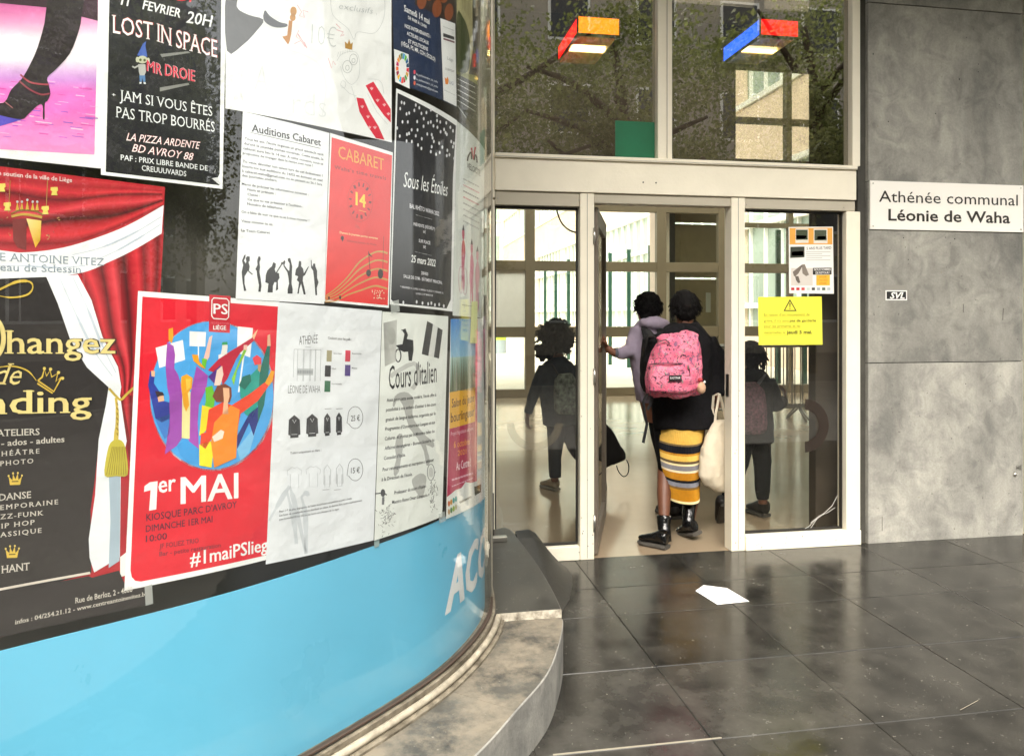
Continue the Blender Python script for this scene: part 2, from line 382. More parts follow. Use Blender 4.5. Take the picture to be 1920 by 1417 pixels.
# ---------------- courtyard building (long wing running away on the right)
cb = thing('school_wing', 'long sunlit courtyard wing with pinkish walls and tall white-barred window bands', 'building', (11.0, 13.6, 0))
cw = mat('pink_wall', '#e8d3bf', .85, noise_s=.6, noise_a=.1); M_white = mat('white_bars', '#eeeeea', .6)
M_cglass = mat('courtyard_glass', '#9fb0a6', .15, spec=.9, noise_s=.3, noise_a=.3)
Lw = 75.0
b = MB(); b.box(0, 6, 0, Lw, 0, .9); b.box(0, 6, 0, Lw, 5.85, 7.9); b.box(0, 6, 0, Lw, 12.6, 14.5); b.build('wall', cw, cb)
for yy in range(0, 75, 8):
    MB().box(-.02, .3, yy, yy+.55, .9, 5.85).build('pier', cw, cb); MB().box(-.02, .3, yy, yy+.55, 7.9, 12.6).build('pier', cw, cb)
MB().box(.12, .16, 0, Lw, .9, 5.85).build('glazing', M_cglass, cb); MB().box(.12, .16, 0, Lw, 7.9, 12.6).build('glazing', M_cglass, cb)
for (z0, z1, n) in ((.9, 5.85, 'lower'), (7.9, 12.6, 'upper')):
    for k in range(81):
        yy = .9*k+.45
        MB().box(.02, .12, yy, yy+.07, z0, z1).build('glazing_bar', M_white, cb)
for z in (1.7, 4.15, 5.7, 7.95, 10.4): MB().box(-.06, .11, 0, Lw, z, z+.16).build('ledge', M_white, cb)
MB().box(-.25, 6, -.1, Lw, 14.5, 14.8).build('roof_edge', M_white, cb)
# far block that closes the courtyard
fb = thing('far_block', 'washed-out pale block closing the far end of the courtyard', 'building', (-12, 70, 0))
MB().box(0, 30, 0, 8, 0, 15).build('wall', mat('far_wall', '#d9d2c6', .9, noise_s=.3, noise_a=.08), fb)
for i in range(9):
    for j in range(3):
        MB().box(1.2+i*3.2, 3.4+i*3.2, -.05, .02, 1.5+j*4.5, 4.5+j*4.5).build('window', M_cglass, fb)
        MB().box(1.1+i*3.2, 3.5+i*3.2, -.12, -.051, 1.35+j*4.5, 1.49+j*4.5).build('window_sill', M_white, fb)
# green fence posts
M_green = mat('green_post', '#123f30', .5)
for i, (x, Y) in enumerate(((1144, 21.4), (1179, 20.2), (1219, 18.9), (1022, 27.5), (1042, 25.6), (1066, 24.2), (1459, 15.0), (1508, 14.5))):
    a, bb = ray(x); X = a/bb*Y
    MB().box(-.05, .05, -.03, .03, 0, 3.35).build('fence_post', M_green, None, label=['green fence post nearest the open door leaf, in the doorway','middle green fence post of the three seen through the doorway','rightmost green fence post seen through the doorway','leftmost green fence post seen through the left pane','middle green fence post seen through the left pane','rightmost green fence post seen through the left pane','thickest dark green fence post, seen through the right-hand pane','green fence post behind the white sheet on the right pane'][i], category='post', group='green courtyard fence posts').location = (X, Y, 0)
# litter bin seen through the left pane
bn = thing('litter_bin', 'grey round litter bin with a yellow-green band in the courtyard', 'bin', (*[v for v in on_floor(935, 662)],0))
MB().tube([(0,0,0),(0,0,.52)], .30, 20).build('body', mat('bin_grey', '#8c97a0', .5), bn, smooth=False)
MB().tube([(0,0,.521),(0,0,.66)], .305, 20).build('band', mat('bin_band', '#a8d23c', .5), bn); MB().tube([(0,0,.661),(0,0,.95)], .30, 20).build('rim', mat('bin_blue', '#6d8796', .5), bn)
# crowd barrier stacked in the lobby
def barrier(x, y, rz, label):
    t = thing('crowd_barrier', label, 'barrier', (x, y, 0), rz, 'steel crowd barriers parked in the lobby')
    st = mat('galvanised', '#7d7a72', .35, metal=.8)
    fr = [(-1.0,0,.18),(-1.0,0,.98),(-.92,0,1.06),(.92,0,1.06),(1.0,0,.98),(1.0,0,.18)]
    MB().tube(fr, .019, 8).tube([(-1,0,.2),(1,0,.2)], .016, 8).build('frame', st, t, smooth=True)
    for k in range(15): MB().tube([(-.88+k*.1257,0,.2),(-.88+k*.1257,0,1.05)], .008, 6).build('bar', st, t)
    for s in (-.7, .7): MB().tube([(s,-.3,0),(s,0,.2),(s,.3,0)], .016, 8).build('foot', st, t, smooth=True)
barrier(5.05, 9.6, radians(4), 'front steel crowd barrier parked in the lobby behind the right pane')
barrier(5.15, 9.95, radians(-6), 'rear steel crowd barrier leaning behind the front one in the lobby')

# ---------------- lobby lamps (lit)
def lamp(x, y, z, colL, colF, label):
    t = thing('box_lamp', label, 'ceiling lamp', (x, y, z), 0, 'coloured box lamps hanging in the lobby')
    w, d, h = .33, .68, .13; blk = mat('lamp_black', '#0c0b0b', .5)
    sl = {'#ff1a1a': 'red', '#ff8a1c': 'orange', '#1a5cff': 'blue', '#e01414': 'deep_red'}
    MB().box(0, .012, .03, d-.012, 0, h).build('side_panel', mat('lit_'+sl[colL], colL, .4, emit=colL, estr=1.0), t)
    MB().box(.0, w, 0, .012, 0, h).build('front_panel', mat('lit_'+sl[colF], colF, .4, emit=colF, estr=1.0), t)
    MB().box(w-.012, w, .02, d, 0, h).build('side_panel', blk, t)
    MB().box(-.012, w+.012, -.014, d+.01, h, h+.06).build('casing', blk, t); MB().box(-.012, w+.012, -.014, .004, -.022, -.001).build('edge', blk, t)
    MB().box(-.013, -.001, 0, d, -.022, -.001).build('edge', blk, t); MB().box(-.013, .0, -.014, -.001, 0, h).build('edge', blk, t)
    MB().box(.02, w-.02, .29, .38, -.004, .02).build('tube_light', mat('lit_tube', '#fff0b0', .4, emit='#ffe49a', estr=7.0), t)
    for k in range(17):
        if True: MB().box(.014+k*.0186, .020+k*.0186, .02, d-.02, -.008, -.001).build('louvre', mat('louvre_brass', '#c9b268', .5), t)
    MB().box(w/2-.03, w/2+.03, .3, .36, h+.06, LH-z).build('stem', blk, t)
lamp(1.469, 5.6, 3.688, '#ff1a1a', '#ff8a1c', 'hanging box lamp with red side and orange end, left of the white mullion')
lamp(2.994, 5.6, 3.770, '#1a5cff', '#e01414', 'hanging box lamp with blue side and red end, right of the white mullion')

# ================================================================ entrance glazing
YF = 4.45
ent = thing('entrance_frame', 'cream aluminium entrance glazing with an open door and fixed side panes', 'shopfront', (0, 0, 0))
def bar(name, x0, x1, z0, z1, y0=-.05, y1=.05, m=None, bv=.004): return MB().box(x0, x1, YF+y0, YF+y1, z0, z1).build(name, m or M_cream, ent, bevel=bv)
bar('transom', .640, 3.02, 2.246, 2.440, -.06, .06); bar('transom', .640, 3.02, 2.441, 2.468, -.075, .05)
bar('mullion', 1.665, 1.760, 2.470, 5.0); bar('mullion', 1.722, 1.728, 2.470, 5.0, -.054, -.0505, M_cream2, 0)
bar('mullion', 2.999, 3.055, 2.470, 5.0); bar('mullion', .600, .640, 2.20, 5.0)
bar('mullion', 1.167, 1.256, 0, 2.244); bar('mullion', 2.155, 2.247, 0, 2.244)
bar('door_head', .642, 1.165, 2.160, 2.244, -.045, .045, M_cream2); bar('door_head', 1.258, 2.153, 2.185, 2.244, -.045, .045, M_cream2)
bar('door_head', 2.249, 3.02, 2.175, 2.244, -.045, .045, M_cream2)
bar('bottom_rail', .642, 1.165, .0, .085); bar('bottom_rail', 2.249, 3.055, .0, .095, -.06, .05)
bar('jamb', 2.955, 3.055, .097, 2.173); bar('jamb', .60, .640, 0, 2.19)
for (x0, x1, z0, z1) in ((.645,1.162,.087,2.158), (2.252,2.950,.097,2.172)):
    for q in ((x0, x0+.008, z0, z1), (x1-.008, x1, z0, z1), (x0+.009, x1-.009, z0, z0+.012), (x0+.009, x1-.009, z1-.012, z1)):
        bar('gasket', *q, -.012, .012, M_gasket, 0)
GL = glass('pane_glass', (.95, .95, .93), .02); GU = glass('upper_pane_glass', (.74, .73, .68), .15)
bar('pane', .653, 1.154, .099, 2.146, -.003, .003, GL, 0); bar('pane', 2.260, 2.942, .109, 2.160, -.003, .003, GL, 0)
bar('pane', .640, 1.663, 2.470, 5.0, -.003, .003, GU, 0); bar('pane', 1.762, 2.997, 2.470, 5.0, -.003, .003, GU, 0)
# splayed return of the frame towards the kiosk
r0, r1 = (.598, 4.42), (.50, 4.28)
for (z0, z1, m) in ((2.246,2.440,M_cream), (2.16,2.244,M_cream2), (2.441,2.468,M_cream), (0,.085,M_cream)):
    MB().prism([r0, r1, (r1[0]-.06, r1[1]+.06), (r0[0]-.0, r0[1]+.08)], z0, z1).build('return_rail', m, ent)
M_steel = mat('steel', '#b8b4ac', .3, metal=1.)
for z in (.22, 1.12, 1.98): MB().tube([(1.2565, YF-.052, z-.05), (1.2565, YF-.052, z+.05)], .009, 10).build('hinge', M_steel, ent, smooth=True)
for x in (1.2115, 2.201): MB().box(x-.0012, x+.0012, YF-.0512, YF-.0501, .01, 2.24).build('seam', M_gasket, ent)
for x in (.66, 1.16, 2.26, 2.94):
    for z in (.05, 2.20): MB().ball((x, YF-.0505 if z < 1 else YF-.0455, z), .0045, 8, 5).build('screw', M_steel, ent)
MB().box(2.150, 2.156, YF-.02, YF+.02, .98, 1.12).build('strike_plate', M_steel, ent); MB().box(.64, 3.02, YF-.0762, YF-.0752, 2.447, 2.4485).build('seam', M_gasket, ent)
rq0 = random.Random(9)
for _ in range(26):
    x = rq0.choice([rq0.uniform(1.17,1.25), rq0.uniform(2.16,2.24), rq0.uniform(2.26,2.95)]); z = rq0.uniform(.02, 1.2) if x < 2.25 else rq0.uniform(.02,.08)
    MB().ball((x, YF-(.0501 if x < 2.25 else .0601), z), (rq0.uniform(.0015,.004), .0006, rq0.uniform(.001,.005)), 7, 5).build('paint_chip', mat('chip_grey', '#6f685c', .8), ent)
# two screws in the transom, dirt tick
for x, y in ((1206, 342), (1230, 343)):
    X, Z = on_plane_y(x, y, YF-.06); MB().ball((X, YF-.061, Z), .005, 8, 6).build('screw', M_gasket, ent)
# pivoted door leaf, pushed inwards
hx, hy = 1.262, 4.47
a, bq = ray(1128); dl = .93; ang = None
best = min(((abs((hx+dl*sin(t))/(hy+dl*cos(t)) - a/bq), t) for t in [k*.002 for k in range(-200, 400)]))[1]
leaf = thing('door_leaf', 'taupe framed glass door leaf pushed open into the lobby', 'door', (hx, hy, 0), -best)
M_leaf = mat('leaf_paint', '#6d6358', .45)
for q in ((0,.035,0,.09,.01,2.17), (0,.035,.84,dl,.01,2.17), (0,.035,.09,.84,.01,.13), (0,.035,.09,.84,2.06,2.17)):
    MB().box(*q).build('rail' if q[2] == .09 else 'stile', M_leaf, leaf, bevel=.003)
MB().box(.014, .020, .091, .839, .131, 2.059).build('pane', glass('clear_glass'), leaf)
MB().box(-.02, -.001, .86, .90, .95, 1.25).build('handle', mat('steel', '#b8b4ac', .3, metal=1.), leaf)
# green square sheet in the upper left pane
X, Z = on_plane_y(1153, 227, YF); X2, Z2 = on_plane_y(1228, 302, YF)
MB().box(X, 1.660, YF-.008, YF-.0045, 2.472, Z).build('green_sheet', mat('green_card', '#0a6a45', .5, noise_s=6, noise_a=.15), label='plain green square sheet in the lower corner of the upper left pane', category='sheet')
# dangling cable behind the left pane
cp = smooth_poly([(on_plane_y(x, y, 4.9)[0], 4.9, on_plane_y(x, y, 4.9)[1]) for x, y in ((1042,330),(1043,375),(1045,398),(1053,418),(1065,430),(1080,436),(1100,436))], 5)
MB().tube(cp, .006, 8).build('hanging_cable', mat('cable_grey', '#4d463c', .5), smooth=True, label='thin dark cable looping down behind the left pane', category='cable')
# ring transfers on the panes
def ring(cx, cy, r0, r1, a0, a1, m, label, Y):
    v = []; b = MB(); N = 40
    X0, Z0 = on_plane_y(cx, cy, Y); k = Y/ray(cx)[1]/F_PX
    for i in range(N+1):
        t = a0+(a1-a0)*i/N
        for r in (r0, r1): b.v.append((X0+r*k*cos(t), Y, Z0+r*k*sin(t)))
    for i in range(N): b.f.append((2*i, 2*i+2, 2*i+3, 2*i+1))
    me = b.mesh('ring_transfer'); o = link(me, 'ring_transfer', m, None, label=label, category='window sticker')
    s = o.modifiers.new('s', 'SOLIDIFY'); s.thickness = .0008; return o
def film(name, c, f):
    m = mat(name, c, .6); nt = m.node_tree; t = nt.nodes.new('ShaderNodeBsdfTransparent'); x = nt.nodes.new('ShaderNodeMixShader'); x.inputs[0].default_value = f
    nt.links.new(t.outputs[0], x.inputs[1]); nt.links.new(nt.nodes['Principled BSDF'].outputs[0], x.inputs[2]); nt.links.new(x.outputs[0], nt.nodes['Material Output'].inputs[0]); return m
ring(1003, 790, 40, 54, radians(182), radians(355), film('ring_film', '#8f8570', .16), 'faint round ring transfer low on the left pane', YF-.006)
ring(1508, 798, 30, 50, radians(-88), radians(88), film('ring_film_dark', '#2e231b', .8), 'dark brown half ring transfer on the right pane', YF-.006)
# cracks at the foot of the right pane
ck = thing('glass_crack', 'thin white cracks fanning across the lower corner of the right pane', 'crack', (0, 0, 0))
for pts in (((1571,928),(1560,948),(1545,962),(1528,975),(1515,988),(1503,993)), ((1566,951),(1551,961),(1536,967),(1520,980)), ((1480,993),(1470,998)), ((1532,972),(1520,990),(1515,994))):
    P = [(on_plane_y(x, y, YF-.006)[0], YF-.006, on_plane_y(x, y, YF-.006)[1]) for x, y in pts]
    MB().tube(P, .0011, 5).build('crack_line', mat('crack_white', '#e9e6df', .4), ck)

# ---------------- stone pillar on the right
pil = thing('stone_pillar', 'grey stone-clad pillar right of the entrance carrying the school sign', 'pillar', (0, 0, 0))
PX0, PX1, PY = 3.112, 4.275, 4.40
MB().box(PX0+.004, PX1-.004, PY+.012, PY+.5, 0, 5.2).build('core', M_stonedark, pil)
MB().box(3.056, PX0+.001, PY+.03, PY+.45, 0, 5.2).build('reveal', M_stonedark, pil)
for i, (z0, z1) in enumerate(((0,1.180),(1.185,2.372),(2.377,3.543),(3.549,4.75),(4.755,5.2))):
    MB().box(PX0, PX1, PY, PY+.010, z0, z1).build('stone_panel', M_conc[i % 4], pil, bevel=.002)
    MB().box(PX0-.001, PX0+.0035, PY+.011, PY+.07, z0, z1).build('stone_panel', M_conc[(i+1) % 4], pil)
# sign
sg = thing('school_sign', 'white plate lettered Athénée communal Léonie de Waha on the stone pillar', 'sign', (on_plane_y(1630, 430, PY)[0], PY, on_plane_y(1630, 430, PY)[1]))
MB().box(0, 1.150, -.010, -.001, 0, .318).build('plate', mat('sign_white', '#f6f2ea', .35), sg, bevel=.001)
def flat_text(body, x0, x1, z, cap, m, parent, y, name='lettering', bold=0., shear=0., th=0.):
    V, Fc, W = text_geo(body, bold, shear); s = (x1-x0)/W; sz = cap/CAP
    b = MB(); b.v = [(x0+vx*s, y, z+vy*sz) for vx, vy in V]; b.f = Fc
    return b.build(name, m, parent)
M_ink = mat('sign_ink', '#2b261e', .5)
flat_text('Athénée communal', .062, 1.105, .180, .073, M_ink, sg, -.0115, bold=.002)
flat_text('Léonie de Waha', .130, 1.045, .060, .073, M_ink, sg, -.0115, bold=.018)
for (x, z) in ((.02,.30),(1.13,.30),(.02,.02),(1.13,.02)): MB().ball((x,-.0105,z), .005, 8, 6).build('screw', mat('steel', '#b8b4ac', .3, metal=1.), sg)
# half torn sticker
st = thing('torn_sticker', 'small half-torn black and white sticker on the pillar', 'sticker', (on_plane_y(1660, 563, PY)[0], PY-.001, on_plane_y(1660, 563, PY)[1]))
MB().box(0, .158, -.001, .0, 0, .066).build('backing', mat('white_sticker', '#f2f0ec', .5), st)
MB().box(.008, .150, -.002, -.0011, .008, .058).build('print', mat('sticker_black', '#1b1b1b', .5), st)
flat_text('SVL', .03, .14, .012, .04, MATS['white_sticker'], st, -.0026, bold=.03, shear=.3)
MB().box(0, .158, -.0008, 0, .067, .10).build('torn_backing', mat('sticker_grey', '#8f8c84', .8), st)
# small ochre valve and stencil letters low on the pillar
X, Z = on_plane_y(1903, 889, PY)
vv = thing('small_marking', 'tiny black letters and a silver stud low on the pillar', 'marking', (X, PY-.001, Z))
MB().ball((0, 0, 0), .013, 10, 8).build('stud', mat('steel', '#b8b4ac', .3, metal=1.), vv); flat_text('HE', .01, .05, .03, .03, M_ink, vv, -.002)
# drill holes
for x, y in ((1694, 446), (1790, 448)):
    X, Z = on_plane_y(x, y, PY); MB().ball((X, PY, Z), .004, 8, 6).build('drill_hole', M_gasket, pil)
rq = random.Random(3)
for _ in range(46):
    hx_, hz_ = rq.uniform(PX0+.03, PX1-.03), rq.uniform(.03, 3.4); r_ = rq.choice([.0022,.003,.004]); MB().ball((hx_, PY, hz_), (r_, .0012, r_*rq.uniform(.8,1.6)), 7, 5).build('pit', M_gasket if rq.random() < .6 else MATS['pale_mortar'], pil)
for pts in (((1654,968),(1654,995)), ((1806,570),(1806,586)), ((1881,578),(1880,600))):
    P = [(on_plane_y(x, y, PY)[0], PY-.0005, on_plane_y(x, y, PY)[1]) for x, y in pts]; MB().tube(P, .0018, 5).build('scratch', M_stonedark, pil)
# glazing right of the pillar (a sliver in the frame)
rg = thing('side_glazing', 'cream framed glazing beyond the right edge of the pillar', 'shopfront', (4.31, 0, 0))
for q in ((0,.06,0,5.0),(1.6,1.7,0,5.0)): MB().box(q[0], q[1], YF-.05, YF+.05, q[2], q[3]).build('mullion', M_cream, rg)
for q in ((.061,1.599,2.25,2.45),(.061,1.599,0,.1)): MB().box(q[0], q[1], YF-.04, YF+.04, q[2], q[3]).build('rail', M_cream, rg)
MB().box(.061, 1.599, YF-.003, YF+.003, .101, 2.249).build('pane', GL, rg); MB().box(.061, 1.599, YF-.003, YF+.003, 2.451, 5.0).build('pane', GU, rg)
# building mass above and to the right
up = thing('school_building', 'stone-faced upper storeys of the school above the entrance', 'building', (0, 0, 0))
u = MB(); u.box(-1.8, 14, 4.38, 4.72, 5.2, 12.0); u.build('wall', M_facade, up)
MB().box(-1.8, 14, 1.2, 4.379, 5.3, 5.5).build('canopy', M_facade, up)
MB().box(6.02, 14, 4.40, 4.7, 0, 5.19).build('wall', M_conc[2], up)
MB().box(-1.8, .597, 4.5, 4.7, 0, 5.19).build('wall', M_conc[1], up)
# ================================================================ sheets stuck on the right-hand pane
class Flat:
    """print on a flat sheet fixed to the plane Y = Y0; coordinates given in a zoomed reference frame"""
    def __init__(s, name, label, cat, quad, color, Y0, z):
        s.z, s.Y = z, Y0; m = mat('paper_'+color[1:], color, .55, bump=.2, bump_s=12)
        b = MB(); P = [s.P(*p) for p in quad]; b.quad(*[(x, Y0, zz) for x, zz in reversed(P)]); b.quad(*[(x, Y0+.0006, zz) for x, zz in P])
        s.root = b.build(name, m, label=label, category=cat); s.k = 0
    def P(s, x, y): return on_plane_y(s.z[0]+x*s.z[2], s.z[1]+y*s.z[2], s.Y)
    def poly(s, pts, c, l=1, name='printed_picture'):
        MB().quad(*[(x, s.Y-.0004*l, z) for x, z in (s.P(*p) for p in reversed(pts))]).build(name, mat('print_'+c[1:], c, .5), s.root)
    def text(s, body, x0, y0, x1, y1, cap, c, bold=0., l=2, shear=0.):
        a, b_ = s.P(x0, y0), s.P(x1, y1); t = s.P(x0, y0-cap); h = (t[1]-a[1])/CAP; V, Fc, W = text_geo(body, bold, shear)
        b = MB(); b.v = [(a[0]+vx*(b_[0]-a[0])/W, s.Y-.0004*l, a[1]+vx*(b_[1]-a[1])/W+vy*h) for vx, vy in V]; b.f = Fc
        b.build('lettering', mat('print_'+c[1:], c, .5), s.root)
    def line(s, x0, y0, x1, y1, w, c, l=1): s.poly([(x0,y0-w/2),(x1,y1-w/2),(x1,y1+w/2),(x0,y0+w/2)], c, l, 'printed_line')
Z11 = (1370, 340, .254)
p = Flat('notice', 'bright yellow strike notice with a warning triangle taped inside the right pane', 'notice', [(203,854),(672,850),(678,1205),(207,1208)], '#f4ee4a', YF-.0045, Z11)
p.poly([(437,868),(488,958),(389,958)], '#4a4a20', 1); p.poly([(437,886),(475,950),(402,950)], '#f4ee4a', 2); p.poly([(432,898),(442,898),(440,930),(434,930)], '#4a4a20', 3); p.poly([(433,935),(441,935),(441,943),(433,943)], '#4a4a20', 3)
OL = '#9a9030'
for b_, q, bo, c in (("En raison d'un mouvement de",(245,993,583,990,18),.008,OL),("grève, il n'y aura",(245,1037,428,1036,18),.008,OL),('pas de garderie',(436,1036,630,1035,18),.025,'#6e6a24'),('pour les primaires et les',(245,1077,515,1075,18),.008,OL),('maternelles le',(247,1124,403,1123,18),.008,OL),('jeudi 5 mai.',(413,1125,603,1123,24),.03,'#4a4a20')): p.text(b_, *q, c, bo)
for q in ((245,998,583,995),(245,1043,630,1041),(245,1082,515,1080),(247,1131,603,1130)): p.line(*q, 2.5, OL)
p = Flat('notice', 'white event sheet with orange top band and small photographs, above the yellow notice', 'notice', [(428,338),(755,335),(762,830),(432,826)], '#f3efe9', YF-.0045, Z11)
p.poly([(434,345),(750,343),(750,466),(436,466)], '#e9a84a', 1)
for q, c in (([(478,350),(574,350),(574,455),(478,455)],'#e4ddcf'),([(612,350),(714,350),(714,458),(612,458)],'#e4ddcf')): p.poly(q, c, 2)
for q, c in (([(482,358),(568,358),(568,432),(482,432)],'#3f4a33'),([(484,400),(560,400),(556,424),(484,426)],'#c9bfa6'),([(618,360),(706,360),(706,436),(618,436)],'#4a5240'),([(640,405),(700,405),(704,430),(636,430)],'#d1b98a'),([(440,484),(544,482),(544,560),(440,566)],'#3a3f34'),([(450,520),(536,514),(536,548),(450,552)],'#a8584a')): p.poly(q, c, 3)
p.text('5 ANS PLUS TARD', 560, 506, 742, 500, 20, '#4a4236', .005)
for k in range(5): p.line(556, 522+k*15, 736-(k % 2)*60, 520+k*15, 3, '#a8a298')
p.poly([(446,640),(605,640),(605,770),(446,770)], '#d9d1c8', 1); p.poly([(458,668),(524,616),(532,622),(500,680),(478,700),(466,700)], '#7a6f66', 2); p.poly([(524,616),(546,612),(578,690),(556,700),(530,680)], '#8a7f74', 2); p.poly([(474,700),(500,700),(514,748),(498,752),(482,730)], '#6a6058', 2)
p.poly([(606,640),(744,637),(744,688),(606,690)], '#1e1c1c', 2); p.text('NOUS SOMMES', 614, 660, 738, 658, 16, '#f3efe9', .02, 3); p.text('DE RETOUR !', 626, 684, 732, 682, 16, '#f3efe9', .02, 3)
p.poly([(632,692),(732,690),(732,768),(632,768)], '#f0b93c', 2)
for k, b_ in enumerate(('jeudi','5 mai 2022','20h00')): p.text(b_, 652-(k == 1)*10, 712+k*24, 706+(k == 1)*8, 711+k*24, 14, '#c27a2a', .005, 3)
for k, c in enumerate(('#c8303a','#c8303a','#d85050','#cfd8d0','#4a4a4a','#a8b0b8','#5a6a60','#b8c0c4')): p.poly([(446+k*38,784),(470+k*38,784),(470+k*38,804),(446+k*38,804)], c, 2)
# ================================================================ curved display window ("kiosk") on the left
CTRL = [(-3.4,.05),(-2.6,.62),(-1.75,1.17),(-1.22,1.515),(-.83,1.77),(-.42,2.035),(-.10,2.32),(.185,2.64),(.375,3.0),(.437,3.34),(.445,3.8),(.43,4.26)]
_dense = smooth_poly(CTRL, 40)
DS = .025
CP = [Vector(_dense[0])]; acc = 0.
for i in range(1, len(_dense)):
    a, b = Vector(_dense[i-1]), Vector(_dense[i]); L = (b-a).length; d = DS-acc
    while d <= L: CP.append(a+(b-a)*(d/L)); d += DS
    acc = L-(d-DS)
CN = []
for i in range(len(CP)):
    t = CP[min(i+1, len(CP)-1)]-CP[max(i-1, 0)]; t.normalize(); CN.append(Vector((t.y, -t.x)))
SMAX = (len(CP)-1)*DS
def cyl(s, z, off=0.):
    s = max(0, min(SMAX-1e-6, s)); i = int(s/DS); f = s/DS-i
    p = CP[i]*(1-f)+CP[i+1]*f; n = CN[i]*(1-f)+CN[i+1]*f
    return (p.x+n.x*off, p.y+n.y*off, z)
def px2s(x, y):
    a, b = ray(x); best = None
    for i in range(len(CP)-1):
        p, q = CP[i], CP[i+1]; c0 = p.x*b-p.y*a; c1 = q.x*b-q.y*a
        if (c0 <= 0) != (c1 <= 0):
            f = c0/(c0-c1); P = p+(q-p)*f; k = P.y/b
            if k > 0 and (best is None or k < best[1]): best = ((i+f)*DS, k)
    if best is None: best = (3.34/4.26*SMAX, 3.2); 
    return best[0], EYE-best[1]*(y-HY)/F_PX
def strip(mb, s0, s1, prof, ds=DS):
    """sweep a closed (offset, z) profile along the window curve"""
    n = max(1, int(round((s1-s0)/ds))); b = len(mb.v); m = len(prof)
    for i in range(n+1):
        s = s0+(s1-s0)*i/n
        for (o, z) in prof: mb.v.append(cyl(s, z, o))
    for i in range(n):
        for k in range(m):
            mb.f.append((b+i*m+k, b+(i+1)*m+k, b+(i+1)*m+(k+1) % m, b+i*m+(k+1) % m))
    mb.f.append(tuple(b+k for k in range(m))); mb.f.append(tuple(b+n*m+k for k in reversed(range(m))))
    return mb
def rect(o0, o1, z0, z1): return [(o0, z0), (o1, z0), (o1, z1), (o0, z1)]
KS = thing('display_window', 'tall curved glass display window with a sky-blue lower band, covered in posters', 'display window', (0, 0, 0))
M_metal = mat('worn_frame_metal', '#a39d90', .38, metal=.6, noise_s=8, noise_a=.25)
M_rail = mat('dirty_rail', '#8f8675', .55, noise_s=14, noise_a=.45, col2='#4e473b', bump=.5, bump_s=60, stretch=(1,1,1))
M_band = mat('sky_blue_film', '#70c9ee', .32, noise_s=2.5, noise_a=.05, rvar=.08, bump=.08, bump_s=3)
M_lining = mat('dark_lining', '#55524a', .8, noise_s=1.5, noise_a=.2)
GK = glass('shop_glass', (.97, .98, .975), .0)
sEnd = SMAX-.02
o = strip(MB(), .2, sEnd, rect(.020, .026, .245, 3.30)).build('curved_pane', GK, KS, smooth=False)
strip(MB(), .2, sEnd, rect(-.004, -.001, .25, .77)).build('blue_band', M_band, KS)
strip(MB(), .2, sEnd, rect(-.14, -.10, .2, 3.30)).build('dark_lining', M_lining, KS)
strip(MB(), .2, sEnd, rect(-.145, .05, 3.301, 3.62)).build('head_fascia', M_metal, KS)
# metal end post where the glass leaves the view, and joints
for s in (px2s(909, 700)[0]+.10, sEnd-.03):
    strip(MB(), s, s+.03, rect(-.03, .034, .25, 3.30)).build('post', M_metal, KS)
# foot rail: flat channel and a round bead
strip(MB(), .2, sEnd, [(-.06,.2),(.085,.2),(.085,.208),(.045,.214),(.044,.244),(-.02,.252),(-.06,.25)]).build('foot_rail', M_rail, KS)
bead = [(.058+.013*cos(a*pi/4), .222+.012*sin(a*pi/4)) for a in range(8)]
strip(MB(), .2, sEnd, bead).build('bead', mat('bead_metal', '#a89f8d', .45, noise_s=20, noise_a=.4), KS, smooth=True)
strip(MB(), .2, sEnd, rect(.016, .034, .2525, .258)).build('seal', mat('brown_seal', '#4a3a2f', .7), KS)
# roof slab of the bay
roof = [cyl(.2+i*.1, 0, .06)[:2] for i in range(int((sEnd-.2)/.1))]+[(.35,4.4),(-2.5,4.4),(-4.2,3.0)]
MB().prism(roof, 3.63, 3.80).build('roof_slab', M_metal, KS)

# ---------------- stone sill round the window: separate stones
sill = thing('stone_sill', 'low curved stone sill with pale stained top running round the display window', 'sill', (0, 0, 0))
sB = px2s(830, 1248)[0]
OUT1 = [(-2.2,.25),(-1.6,.72),(-.9,1.18),(-.35,1.57),(.02,1.90),(.27,2.19),(.42,2.40),(.57,2.62),(.67,2.85),(.735,3.05),(.742,3.105)]
def sill_stone(outer, s0, s1, z0, z1, mtop, name, mside=None):
    outer = smooth_poly(outer, 6); N = len(outer)
    b = MB(); inner = [cyl(s0+(s1-s0)*i/(N-1), 0, -.02)[:2] for i in range(N)]
    for (x, y), (u, v) in zip(outer, inner):
        b.v += [(x, y, z0), (x, y, z1-.004), (x-.003, y+.002, z1), (u, v, z1), (u, v, z0)]
    for i in range(N-1):
        for k in range(5): b.f.append((i*5+k, (i+1)*5+k, (i+1)*5+(k+1) % 5, i*5+(k+1) % 5))
    b.f.append((0,1,2,3,4)); e = (N-1)*5; b.f.append((e+4,e+3,e+2,e+1,e))
    me = b.mesh(name); me.materials.append(mtop); me.materials.append(mside or M_sillside)
    for i, p in enumerate(me.polygons):
        if i < (N-1)*5 and i % 5 in (0, 1): p.material_index = 1
    return link(me, name, None, sill)
def near_s(p):
    return min(range(len(CP)), key=lambda i: (CP[i]-Vector(p)).length)*DS
cuts = [(OUT1[0:4], 'top_stone'), (OUT1[3:6], 'top_stone'), (OUT1[5:], 'top_stone')]
for k, (pts, nm) in enumerate(cuts):
    pp = smooth_poly(OUT1, 6); 
    a, b = (0, 18) if k == 0 else ((18, 36) if k == 1 else (36, 61))
    seg = pp[a:b+1]
    s0, s1 = near_s(seg[0]), near_s(seg[-1]) if k < 2 else near_s((.745-.36, 3.105))
    e = .0012
    sill_stone(seg, s0+e, s1-e, -.005, .2, M_silltop, nm)
